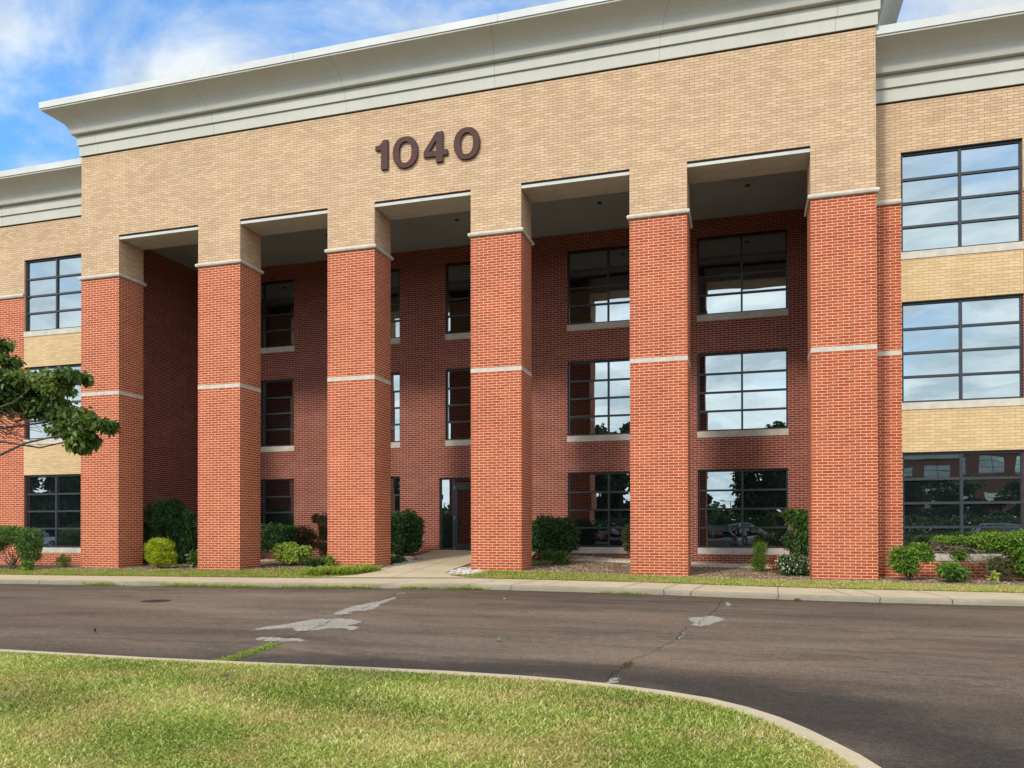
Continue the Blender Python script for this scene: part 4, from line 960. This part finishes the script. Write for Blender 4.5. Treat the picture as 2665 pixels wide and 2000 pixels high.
TW = lambda x0, x1, z0, z1, n, y=0: [((random.uniform(x0, x1), y + random.uniform(-.15, .15), random.uniform(z0, z1)), (random.uniform(x0, x1), y + random.uniform(-.25, .25), random.uniform(z0, z1))) for _ in range(n)]
shrub('green_shrub', 'loose yellow green shrub beside the sixth pier under the right wing', 'shrub', (3.95, -.05),
      [F(G_BRIGHT, [((3.88, -.1, .52), (.36, .32, .33)), ((4.25, -.1, .72), (.28, .26, .2)), ((4.38, -.1, .6), (.22, .2, .16)), ((3.95, -.1, .3), (.3, .28, .16))], 4600, .06, .032, shell=.4)],
      fan(4.02, -.05, 0, [(3.6 + .09 * i, -.05 + random.uniform(-.2, .2), .55 + random.uniform(-.1, .25)) for i in range(11)]) + [((3.98, 0, .3), (3.93, 0, .98))], r0=.015, r1=.004)
shrub('leggy_shrub', 'sparse shrub with tangled bare twigs between two green ones', 'shrub', (5.1, .1),
      [F(G_BRIGHT, [((4.85, .0, .98), (.34, .26, .10)), ((5.3, .0, .98), (.36, .28, .11)), ((5.18, 0, .62), (.20, .2, .15))], 2600, .055, .03, shell=.35)],
      TW(4.45, 5.7, .62, 1.02, 70) + TW(5.2, 6.0, .25, .7, 22) + fan(5.12, .1, 0, [(4.6 + .1 * i, 0, .85) for i in range(11)]), stem_mat=TWIG, r0=.009, r1=.003)
shrub('green_shrub', 'full bright green shrub at the right edge of the photo', 'shrub', (6.45, .05),
      [F(G_BRIGHT, [((5.85, .05, .95), (.42, .32, .24)), ((6.5, .0, .9), (.50, .4, .34)), ((6.7, .0, .45), (.42, .38, .42)), ((7.1, 0, .8), (.5, .4, .4))], 11000, .062, .034, shell=.45), F(G_OLIVE, [((6.1, .0, .34), (.40, .3, .26))], 1500, .05, .026)],
      fan(6.3, .05, 0, [(5.6 + .12 * i, 0, .7) for i in range(14)]) + TW(5.7, 6.5, .1, .5, 24), stem_mat=TWIG, r0=.012, r1=.004)
shrub('low_shrub', 'low green mound in front of the sparse shrub', 'shrub', (4.95, -.35), [F(G_BRIGHT, [((4.86, -.38, .27), (.30, .25, .17))], 900, .06, .034, shell=.5), F(G_MID, [((5.0, -.35, .17), (.34, .26, .18))], 1400, .055, .03)])
shrub('seedling', 'small vivid green seedling standing alone in the mulch at right', 'plant', (5.78, -.65), [F(G_LIME, [((5.78, -.65, .13), (.09, .07, .09))], 26, .10, .055)], [((5.78, -.65, -.04), (5.78, -.65, .15))], r0=.005)
# weeds along the kerb and in the crack
def weed_line(name, label, pts, n, length, mat=GRASS, w=.007, spread=.06, cat='weed', shift=0, zoff=0, group='weeds growing along the kerb'):
    xs_, ys_ = [], []
    for _ in range(n):
        k = random.randrange(len(pts) - 1); t = random.random(); a, b_ = pts[k], pts[k + 1]
        xs_.append(a[0] + (b_[0] - a[0]) * t + random.gauss(0, spread)); ys_.append(min(a[1] + (b_[1] - a[1]) * t + random.gauss(0, spread * .5), -3.95) if pts[0][1] > -5 else a[1] + (b_[1] - a[1]) * t + random.gauss(0, spread * .5))
    P = np.array([(x, y, road_z(x, y) + zoff) for x, y in zip(xs_, ys_)]); D = RNG.normal(size=(n, 3)) * np.array([.8, .6, 0]) + np.array([0, -.1, .7])
    c = P.mean(0); o = blades(name, None, mat, P - c, D, length * RNG.uniform(.4, 1.2, n), w * RNG.uniform(.8, 1.3, n), .5, np.clip(RNG.uniform(0, 1, n) + shift, 0, 1)); o.location = c
    return tag(o, label, cat, group)
KY = -3.985
weed_line('kerb_weeds', 'small grass tuft at the kerb foot below the first pier', [(-18.0, KY), (-16.9, KY)], 243, 0.259, mat=G_LIME, w=.011, spread=.10)
weed_line('kerb_weeds', 'grass tuft at the kerb foot below the second pier', [(-15.3, KY), (-14.0, KY)], 392, 0.276, mat=G_LIME, w=.011, spread=.10)
weed_line('kerb_weeds', 'grass strip at the kerb foot between second and third piers', [(-14.0, KY), (-12.0, KY)], 654, 0.194, mat=G_LIME, w=.011, spread=.10)
weed_line('kerb_weeds', 'long grass strip at the kerb foot below the third pier', [(-11.7, KY), (-8.9, KY)], 841, 0.194, mat=G_LIME, w=.011, spread=.10)
weed_line('kerb_weeds', 'small grass tuft at the kerb foot left of the fourth pier', [(-8.2, KY), (-7.4, KY)], 205, 0.194, mat=G_LIME, w=.011, spread=.10)
weed_line('kerb_weeds', 'grass tuft at the kerb foot in front of the fourth pier', [(-7.0, KY), (-6.0, KY)], 280, 0.194, mat=G_LIME, w=.011, spread=.10)
weed_line('kerb_weeds', 'trailing weed at the kerb foot between fourth and fifth piers', [(-3.2, KY), (-2.2, KY)], 187, 0.144, mat=G_LIME, w=.011, spread=.10)
weed_line('crack_grass', 'bright grass growing from the road crack at the lawn kerb', [(-6.2, -12.55), (-6.08, -13.5), (-6.0, -14.5)], 1500, .07, mat=G_LIME, spread=.05, w=.008, shift=-.2, group=None)
weed_line('crack_moss', 'yellowish moss tuft in the right road crack', [(-1.28, -12.7), (-1.32, -13.15)], 260, .035, mat=G_OLIVE, spread=.035, group=None)
weed_line('seed_stalk', 'single tall grass stalk at the island kerb', [(-1.95, -14.45), (-1.9, -14.5)], 12, .30, mat=G_VAR, w=.004, spread=.02, group=None)
# fallen leaves
def fallen(x, y, label, zf, s=.07, mat=G_VAR):
    V = leaves_arr(np.array([[0, 0, .012]]), np.array([[random.uniform(-1, 1), random.uniform(-1, 1), .1]]), s, s * .6, .1, .35)
    o = poly_mesh('fallen_leaf', V, 6, 2, LF, np.array([random.random()]), mat); o.location = (x, y, zf(x, y)); return tag(o, label, 'leaf', 'fallen leaves')
lz = lambda x, y: ZI + .03
fallen(-4.55, -15.1, 'pale fallen leaf on the lawn near the island kerb', lz, .075); fallen(-4.75, -15.55, 'cream fallen leaf on the lawn below the kerb leaf', lz, .07)
fallen(-3.9, -15.0, 'red fallen leaf near the lawn edge', lz, .06, G_RED); fallen(-4.0, -16.3, 'small white petal lying in the middle of the lawn', lz, .05, FLOWER)
fallen(-9.6, -12.2, 'brown fallen leaf on the asphalt at far left', road_z, .13, G_BROWN); fallen(-3.25, -11.5, 'pale fallen leaf on the asphalt at centre', road_z, .13)
fallen(.72, -4.15, 'tan fallen leaf against the kerb near the fifth pier', road_z, .16, G_VAR); fallen(1.0, -4.2, 'rusty fallen leaf against the kerb beside the tan one', road_z, .16, G_RED)
fallen(-4.9, -5.9, 'white petal on the asphalt right of the long patches', road_z, .09, FLOWER); fallen(3.9, -4.1, 'pink fallen leaf against the kerb below the sixth pier', road_z, .1, G_RED)
# ---------------------------------------------------------------- near tree entering from the left
CY, SY = math.cos(R(YAW)), math.sin(R(YAW))
RV = np.array([CY, -SY, 0]); FV = np.array([SY, CY, 0]); C0 = np.array([0, -22.1146, 0])
def at(r, h, fw): p = C0 + RV * r + FV * fw; return (p[0], p[1], h)      # r metres right, h height, fw forward of the photographer's spot
TD = 0.63
MPP = 9.0 * TD / 2057.39
spr = []
for (u, v, ru, rv, fw) in [(0, 1000, 70, 46, 9.1), (70, 990, 50, 26, 9.0), (125, 990, 30, 18, 8.9), (165, 975, 38, 15, 8.8), (207, 978, 16, 12, 8.8), (150, 1012, 26, 10, 8.8), (60, 1040, 80, 34, 9.2),
                           (130, 1058, 60, 26, 9.1), (190, 1078, 48, 20, 9.0), (240, 1095, 38, 15, 8.9), (275, 1104, 15, 9, 8.8), (185, 1112, 58, 18, 9.0), (215, 1138, 32, 18, 8.9), (212, 1158, 22, 9, 8.9), (2, 892, 20, 16, 9.0), (14, 935, 15, 8, 9.0),
                           (-60, 1045, 60, 40, 9.3)]:
    fw *= TD
    r = (u - 1332.5) / 2057.39 * fw; h = 1.3 + (1375.5 - v) / 2057.39 * fw
    spr.append((at(r, h, fw), (ru * MPP * 1.05, .24, rv * MPP * 1.12)))
tree = empty('dogwood_tree', at(-5.2, ZI, 5.9), 0, 'leafy tree whose branch reaches in at the left edge', 'tree')
inv = Matrix.Translation(-Vector(at(-5.2, ZI, 5.9)))
blobs = []
for c, (a_, b_, cc_) in spr: blobs.append((c, (max(a_, .05), max(a_ * .9, .12), max(cc_, .04))))
vol = sum(b[1][0] * b[1][1] + b[1][1] * b[1][2] + b[1][0] * b[1][2] for b in blobs)
fo = foliage('foliage', tree, G_TREE, blobs, 11000, .030, .022, shell=.08, up=-.25, rand=.7, droop=.45, fold=.3); fo.matrix_parent_inverse = inv
mb = MB(); tb = Vector(at(-5.2, ZI - .1, 5.9)); crown = Vector(at(-4.95, 1.55, 5.8))
mb.tube([tb, tb.lerp(crown, .5) + Vector((.04, .02, 0)), crown], [.08, .065, .05], 10)
trunk = mb.build('trunk', BARK, tree, smooth=True); trunk.matrix_parent_inverse = inv
prs = []
for c, r_ in spr[::2]: prs.append((tuple(crown + Vector((random.uniform(-.05, .05), 0, random.uniform(-.1, .35)))), c))
br = stems(prs, .018, .004, BARK, 'branches', tree, .05, 7); br.matrix_parent_inverse = inv
tw = []
for _ in range(34):
    u0_ = random.uniform(-60, 40); v0 = random.uniform(1040, 1120)
    u1_ = u0_ + random.uniform(30, 130); v1 = min(v0 + random.uniform(-10, 55), 1160)
    fw = random.uniform(8.9, 9.3) * TD; f2 = fw - .06
    tw.append((at((u0_ - 1332.5) / 2057.39 * fw, 1.3 + (1375.5 - v0) / 2057.39 * fw, fw), at((u1_ - 1332.5) / 2057.39 * f2, 1.3 + (1375.5 - v1) / 2057.39 * f2, f2)))
t2 = stems(tw, .004, .0013, BARK, 'twigs', tree, .022, 6); t2.matrix_parent_inverse = inv

# ---------------------------------------------------------------- the side of the street behind the photographer (seen in the windows)
def make_tree(loc, h, rx, label, name='shade_tree', mesh=None, group='trees across the parking lot'):
    root = empty(name, loc, random.uniform(0, 6), label, 'tree', group)
    if mesh: 
        for k, me in (('crown', mesh[0]), ('trunk', mesh[1])):
            o = bpy.data.objects.new(k, me); COL.objects.link(o); o.parent = root
        root.scale = (rx / 3.4, rx / 3.4, h / 9.0); return root
    bl = []
    for k in range(34):
        a = random.uniform(0, 6.28); zz_ = random.uniform(2.4, 8.2); rr = 3.0 * math.sqrt(max(.05, 1 - ((zz_ - 4.6) / 4.4) ** 2)) * random.uniform(.35, 1)
        bl.append(((rr * math.cos(a), rr * math.sin(a), zz_), (random.uniform(.6, 1.2), random.uniform(.6, 1.2), random.uniform(.4, .8))))
    f = foliage('crown', root, G_SHADE, bl, 20000, .26, .17, shell=.3, up=0)
    mb = MB(); mb.tube([(0, 0, -.3), (.05, 0, 2), (0, .1, 5), (.1, 0, 7.6)], [.22, .17, .11, .03], 8)
    for k in range(12):
        b0 = random.choice(bl)[0]; mb.tube([(0, 0, min(b0[2] - .8, 5)), (b0[0] * .5, b0[1] * .5, b0[2] - .3), b0], [.08, .05, .015], 5)
    t = mb.build('trunk', BARK, root, smooth=True)
    return root
T0 = make_tree((2.6, -41, -.3), 11.4, 4.4, 'large dark shade tree reflected in the right recessed window'); meshes = (T0.children[0].data, T0.children[1].data); T0.scale = (4.6 / 3.4, 4.0 / 3.4, 11.0 / 9)
for (x, y, h, r_, lab) in [(-4.9, -43, 8.0, 2.6, 'shade tree reflected left in the right recessed window'), (-11.5, -41, 12.0, 4.0, 'tall shade tree reflected in the fourth bay windows'), (-19, -44, 9.2, 4.6, 'shade tree reflected in the door sidelight'),
                           (-33, -38, 8.4, 5.2, 'shade tree reflected left of the door glass'), (-50, -30, 9.0, 5.2, 'broad tree reflected in the left wing ground window'), (-58, -31, 9.2, 5.4, 'outer broad tree reflected in the left wing ground window'), (-67, -36, 9.6, 5.6, 'leftmost tree beyond the parking lot'),
                           (11, -46, 6.0, 3.2, 'low tree reflected in the right wing ground window'), (19, -60, 6.4, 4.2, 'tree in front of the opposite building'), (27, -62, 6.2, 4.4, 'second tree in front of the opposite building')]:
    make_tree((x, y, -.3), h, r_, lab, mesh=meshes)
# hedge rows
def hedge(x0, x1, y, h, label, mat=G_DARK, n=9000):
    root = empty('hedge', ((x0 + x1) / 2, y, -.3), 0, label, 'hedge'); bl = []
    k = int((x1 - x0) / 1.1)
    for i in range(k + 1):
        bl.append(((x0 - (x0 + x1) / 2 + (x1 - x0) * i / k, 0, h * .5), (.85, .8, h * random.uniform(.48, .56))))
    foliage('foliage', root, mat, bl, int(n * 1.3), .20, .13, shell=.6); return root
hedge(-16, 8, -38, 2.7, 'long dark hedge beyond the parked cars'); hedge(-66, -22, -34, 2.6, 'long hedge beyond the parking lot at left', n=11000); hedge(9, 44, -36, 2.4, 'hedge row in front of the opposite building', n=10000)
hedge(1.5, 20, -27.2, 1.15, 'low hedge beside the parking lot', G_OLIVE, 8000)
wl_ = [((-170 + 4.2 * k + random.uniform(-1, 1), random.uniform(-4, 4), random.uniform(1.5, 3.4)), (random.uniform(3, 4.5), 3, random.uniform(2.6, 4.0))) for k in range(45)]
fw_ = foliage('far_woods', None, G_DARK, wl_, 26000, .75, .5, shell=.5); fw_.location = (0, -100, -.3); tag(fw_, 'far dark belt of trees beyond the lots seen in window reflections', 'woods', kind='stuff')
# opposite building
ob = empty('opposite_building', (42, -126, 0), math.pi, 'dark brick office building across the lot seen only as a reflection', 'building')
def opart(o): o.parent = ob; return o
DRED = brick_mat('dark_red_brick', (.20, .05, .03), (.26, .07, .045), (.36, .27, .2))  # dark red brick of the opposite building
owin = []
for k in range(7):
    x = -17.6 + k * 5.6 - .5
    for z0, z1 in ((.8, 3.3), (4.8, 7.3), (9.7, 12.4)): owin.append((x, x + 3.9, z0, z1))
mb = MB(); xs = sorted({-21, 24} | {h[0] for h in owin} | {h[1] for h in owin}); zs = sorted({-.5, 13.6} | {h[2] for h in owin} | {h[3] for h in owin})
for i in range(len(xs) - 1):
    for j in range(len(zs) - 1):
        cx, cz = (xs[i] + xs[i + 1]) / 2, (zs[j] + zs[j + 1]) / 2
        if any(h[0] < cx < h[1] and h[2] < cz < h[3] for h in owin): continue
        mb.quad((xs[i], 0, zs[j]), (xs[i + 1], 0, zs[j]), (xs[i + 1], 0, zs[j + 1]), (xs[i], 0, zs[j + 1]))
mb.box(-21, 24, .3, 12, -.5, 13.6); opart(mb.build('wall', DRED))
mb = MB(); mb.box(-21.6, 24.6, -.6, 12.6, 13.6, 14.6); opart(mb.build('cornice', STUCCO))
for h in owin: window(*h, 0, opart, cols=2, rows=3, lintel=False)
# lamp pole with two heads
lp = empty('parking_lamp', (-1.8, -80, -.2), 0, 'distant twin head parking lot lamp on a slim pole', 'street lamp')
mb = MB(); mb.tube([(0, 0, 0), (0, 0, 6.0)], [.09, .06], 8); mb.build('pole', GALV, lp)
mb = MB(); mb.box(-.8, .8, -.04, .04, 5.95, 6.03); mb.build('arm', GALV, lp)
for s_ in (-1, 1):
    mb = MB(); mb.box(s_ * .95 - .3, s_ * .95 + .3, -.18, .18, 5.9, 6.04); mb.build('lamp_head', GALV, lp, bevel=.03)
# cars
def paint(name, c):
    m, t, b = newmat(name); b.inputs['Base Color'].default_value = (*c, 1); b.inputs['Metallic'].default_value = .5; b.inputs['Roughness'].default_value = .32; b.inputs['Coat Weight'].default_value = .8; b.inputs['Coat Roughness'].default_value = .04
    n = noise(t, objco(t), 2.5, 4, .6); r = ramp(t, n, [(0, (.28, .28, .28)), (1, (.42, .42, .42))]); t.links.new(r.outputs[0], b.inputs['Roughness']); return m
TYRE = plain('tyre_rubber', (.02, .02, .02), None, 10, .8); RIM = plain('alloy_rim', (.55, .55, .56), None, 5, .35, metal=.9); TAIL = plain('tail_lens', (.35, .02, .02), None, 5, .2)
HEADL = plain('head_lens', (.7, .7, .72), None, 5, .1); TRIM = plain('black_trim', (.03, .03, .03), None, 5, .6)
def loft(sec, n=14):
    """sec: list of (x, half width low, half width top, z low, z top)"""
    mb = MB(); rings = []
    for (x, wl_, wt, zl, zt) in sec:
        rg = []
        for k in range(n):
            a = 2 * math.pi * (k + .5) / n; c, s_ = math.cos(a), math.sin(a)
            w = wl_ + (wt - wl_) * (s_ * .5 + .5); q = 3.5
            rg.append((x, w * math.copysign(abs(c) ** (2 / q), c), (zl + zt) / 2 + (zt - zl) / 2 * math.copysign(abs(s_) ** (2 / q), s_)))
        rings.append(rg)
    for a, b_ in zip(rings[:-1], rings[1:]):
        for k in range(n): mb.quad(a[k], a[(k + 1) % n], b_[(k + 1) % n], b_[k])
    mb.face(rings[0]); mb.face(rings[-1][::-1])
    return mb
def make_car(loc, rz, mat, label):
    root = empty('parked_car', loc, rz, label, 'car', 'cars parked behind the photographer')
    body = loft([(-2.28, .70, .62, .42, .98), (-2.2, .84, .76, .34, 1.06), (-1.5, .91, .84, .26, 1.10), (0, .92, .86, .25, 1.06), (1.1, .92, .85, .25, 1.03), (1.75, .90, .78, .27, .95), (2.15, .84, .70, .32, .84), (2.3, .70, .6, .40, .74)]).build('body', mat, root, smooth=True)
    cab = loft([(-2.15, .74, .62, 1.00, 1.14), (-1.75, .80, .60, 1.0, 1.58), (-1.2, .82, .62, 1.0, 1.66), (-.2, .83, .63, 1.0, 1.68), (.35, .82, .62, 1.0, 1.60), (1.15, .78, .66, .98, 1.08)]).build('cabin_glass', CARGLASS, root, smooth=True)
    rf = MB(); rf.box(-1.65, .25, -.56, .56, 1.655, 1.70); rf.build('roof', mat, root, bevel=.02)
    for s_ in (-1, 1):
        pl_ = MB()
        for (xa, za, xb, zb) in ((-2.0, 1.08, -1.62, 1.62), (-.55, 1.05, -.5, 1.63), (1.1, 1.05, .3, 1.62), (-1.62, 1.62, .3, 1.62)):
            pl_.tube([(xa, s_ * (.84 if za < 1.3 else .64), za), (xb, s_ * (.64 if zb > 1.3 else .84), zb)], .03, 6)
        pl_.build('window_pillar', mat, root)
        mi = MB(); mi.box(.85, 1.02, min(s_ * .9, s_ * 1.05), max(s_ * .9, s_ * 1.05), 1.05, 1.17); mi.build('mirror', mat, root, bevel=.02)
        hl = MB(); hl.box(1.98, 2.24, min(s_ * .5, s_ * .76), max(s_ * .5, s_ * .76), .68, .80); hl.build('headlight', HEADL, root, bevel=.02)
        tl = MB(); tl.box(-2.27, -1.95, min(s_ * .55, s_ * .82), max(s_ * .55, s_ * .82), .88, 1.02); tl.build('tail_light', TAIL, root, bevel=.02)
        for x in (-1.42, 1.42):
            w = MB(); yc = s_ * .84; n = 24
            w.tube([(x, yc - .11, .34), (x, yc - .09, .34), (x, yc + .09, .34), (x, yc + .11, .34)], [.30, .34, .34, .30], n)
            wo = w.build('wheel', TYRE, root)
            r_ = MB(); r_.tube([(x, yc + s_ * .10, .34), (x, yc + s_ * .118, .34)], .09, 12)
            for k in range(5):
                a = 2 * math.pi * k / 5; r_.tube([(x, yc + s_ * .115, .34), (x + .24 * math.cos(a), yc + s_ * .115, .34 + .24 * math.sin(a))], .03, 4)
            r_.tube([(x + .25 * math.cos(2 * math.pi * k / 20), yc + s_ * .11, .34 + .25 * math.sin(2 * math.pi * k / 20)) for k in range(21)], .02, 5); r_.build('rim', RIM, wo)
    tr = MB(); tr.box(-2.31, -2.1, -.7, .7, .36, .55); tr.box(2.05, 2.31, -.6, .6, .36, .50); tr.build('bumper', TRIM, root, bevel=.03)
    return root
make_car((-2.72, -26.4, -.30), math.pi, paint('grey_paint', (.10, .115, .125)), 'dark grey SUV with red tail light behind the photographer')
make_car((-9.9, -26.4, -.30), 0, paint('black_paint', (.012, .013, .015)), 'black SUV facing right in the parking lot')
make_car((-9.0, -31.5, -.30), 0, paint('white_paint', (.62, .63, .64)), 'white car parked beyond the black SUV')
make_car((.6, -29.5, -.30), 0, paint('silver_paint', (.38, .40, .42)), 'silver car parked behind the dark grey SUV')
make_car((-52.5, -25.0, -.30), 0, paint('pale_paint', (.5, .52, .55)), 'pale car reflected in the left wing ground window')
make_car((15.8, -31, -.30), 0, paint('blue_grey_paint', (.30, .34, .38)), 'blue grey car reflected in the right wing ground window')
# the photographer, standing just behind the camera with both arms raised
def person():
    root = empty('person', (0.0, -22.52, ZI + .02), 0, 'person in pale blue shirt and dark trousers holding up a phone', 'person')
    J = {'pel': (0, 0, .92), 'ab': (0, 0, 1.08), 'ch': (0, .01, 1.28), 'nk': (0, .01, 1.43), 'hd0': (0, .02, 1.50), 'hd1': (0, .03, 1.62), 'hd2': (0, .02, 1.70)}
    E_ = [('pel', 'ab'), ('ab', 'ch'), ('ch', 'nk'), ('nk', 'hd0'), ('hd0', 'hd1'), ('hd1', 'hd2')]
    rad = {'pel': .15, 'ab': .135, 'ch': .155, 'nk': .055, 'hd0': .07, 'hd1': .095, 'hd2': .06}
    for s_, k in ((-1, 'l'), (1, 'r')):
        J.update({k + 'sh': (s_ * .17, 0, 1.37), k + 'el': (s_ * .27, .10, 1.16), k + 'wr': (s_ * .09, .27, 1.36), k + 'pm': (s_ * .065, .29, 1.42), k + 'hp': (s_ * .095, 0, .86), k + 'kn': (s_ * .11, .02, .48), k + 'an': (s_ * .12, -.01, .08), k + 'to': (s_ * .14, .15, .03)})
        E_ += [('ch', k + 'sh'), (k + 'sh', k + 'el'), (k + 'el', k + 'wr'), (k + 'wr', k + 'pm'), ('pel', k + 'hp'), (k + 'hp', k + 'kn'), (k + 'kn', k + 'an'), (k + 'an', k + 'to')]
        rad.update({k + 'sh': .06, k + 'el': .042, k + 'wr': .028, k + 'pm': .035, k + 'hp': .095, k + 'kn': .06, k + 'an': .045, k + 'to': .035})
        for f_ in range(5):   # fingers and thumb curled round the phone
            b0 = (s_ * (.062 - .002 * f_), .292, 1.405 + .016 * f_); t_ = (s_ * .012, .302 + .004 * (f_ % 2), 1.40 + .017 * f_) if f_ < 4 else (s_ * .03, .27, 1.46)
            mid = (s_ * .042, .312 if f_ < 4 else .27, 1.403 + .0165 * f_)
            J.update({f'{k}f{f_}a': b0, f'{k}f{f_}b': mid, f'{k}f{f_}c': t_}); E_ += [(k + 'pm', f'{k}f{f_}a'), (f'{k}f{f_}a', f'{k}f{f_}b'), (f'{k}f{f_}b', f'{k}f{f_}c')]
            rad.update({f'{k}f{f_}a': .011, f'{k}f{f_}b': .0095, f'{k}f{f_}c': .008})
    names = list(J); me = bpy.data.meshes.new('body'); me.from_pydata([J[n_] for n_ in names], [(names.index(a), names.index(b_)) for a, b_ in E_], [])
    o = bpy.data.objects.new('body', me); COL.objects.link(o); o.parent = root
    o.modifiers.new('skin', 'SKIN')
    sk = me.skin_vertices[0].data if me.skin_vertices else None
    if sk is None:
        bpy.context.view_layer.objects.active = o; me.attributes; 
    if sk:
        for i, n_ in enumerate(names): sk[i].radius = (rad[n_], rad[n_] * (.72 if n_ in ('pel', 'ab', 'ch') else 1)); sk[i].use_root = (n_ == 'pel')
    sub = o.modifiers.new('sub', 'SUBSURF'); sub.levels = 2; sub.render_levels = 2
    m, t, b = newmat('person_tones'); g_ = t.nodes.new('ShaderNodeTexCoord'); sx = t.nodes.new('ShaderNodeSeparateXYZ'); t.links.new(g_.outputs['Object'], sx.inputs[0])
    zr = ramp(t, math_(t, 'DIVIDE', sx.outputs['Z'], 1.8), [(0, (.02, .02, .02)), (.05, (.03, .035, .06)), (.505, (.03, .035, .06)), (.515, (.30, .38, .45)), (.785, (.30, .38, .45)), (.79, (.50, .30, .21))])
    zr.color_ramp.interpolation = 'CONSTANT'
    arm = ramp(t, sx.outputs['Y'], [(0, (0, 0, 0)), (.17, (1, 1, 1))]); arm.color_ramp.interpolation = 'CONSTANT'
    up_ = ramp(t, sx.outputs['Z'], [(0, (0, 0, 0)), (.9, (1, 1, 1))]); up_.color_ramp.interpolation = 'CONSTANT'
    f1 = mix(t, 1.0, arm.outputs[0], up_.outputs[0], 'MULTIPLY')
    t.links.new(mix(t, f1, zr.outputs[0], (.50, .30, .21)), b.inputs['Base Color']); b.inputs['Roughness'].default_value = .8
    me.materials.append(m)
    hb = MB()   # hair cap, nose, ears, eyes and mouth
    def ball(mb, c, r_, n=10, zc=-1):
        for i in range(n // 2 + 3):
            pass
        rings = []
        for i in range(n + 1):
            th = math.pi * i / n
            if math.cos(th) < zc: break
            rings.append([(c[0] + r_[0] * math.sin(th) * math.cos(2 * math.pi * k / 14), c[1] + r_[1] * math.sin(th) * math.sin(2 * math.pi * k / 14), c[2] + r_[2] * math.cos(th)) for k in range(14)])
        for a, b_ in zip(rings[:-1], rings[1:]):
            for k in range(14): mb.quad(a[k], b_[k], b_[(k + 1) % 14], a[(k + 1) % 14])
    ball(hb, (0, -.005, 1.645), (.098, .112, .098), 12, -.05); ball(hb, (0, -.045, 1.60), (.092, .075, .09), 10)
    hb.build('hair', plain('brown_hair', (.10, .06, .035), None, 30, .7), root, smooth=True)
    fb = MB(); ball(fb, (0, .125, 1.585), (.013, .018, .022), 6); ball(fb, (-.092, .02, 1.59), (.012, .02, .03), 6); ball(fb, (.092, .02, 1.59), (.012, .02, .03), 6)
    fb.build('face_features', plain('skin', (.5, .30, .21), None, 10, .6), root, smooth=True)
    eb = MB(); ball(eb, (-.033, .108, 1.61), (.012, .01, .008), 6); ball(eb, (.033, .108, 1.61), (.012, .01, .008), 6); ball(eb, (0, .112, 1.545), (.024, .008, .006), 6)
    eb.build('eyes_and_mouth', plain('dark_feature', (.05, .025, .02), None, 10, .5), root)
    ph = MB(); ph.box(-.037, .037, -.004, .004, -.075, .075)
    po = ph.build('phone', TRIM, None, bevel=.002); po.location = (0, -22.1146 - .095, 1.3 + .0); po.rotation_euler = (0, math.pi / 2, 0)
    tag(po, 'thin dark phone held up in both hands of the photographer', 'phone')
person()
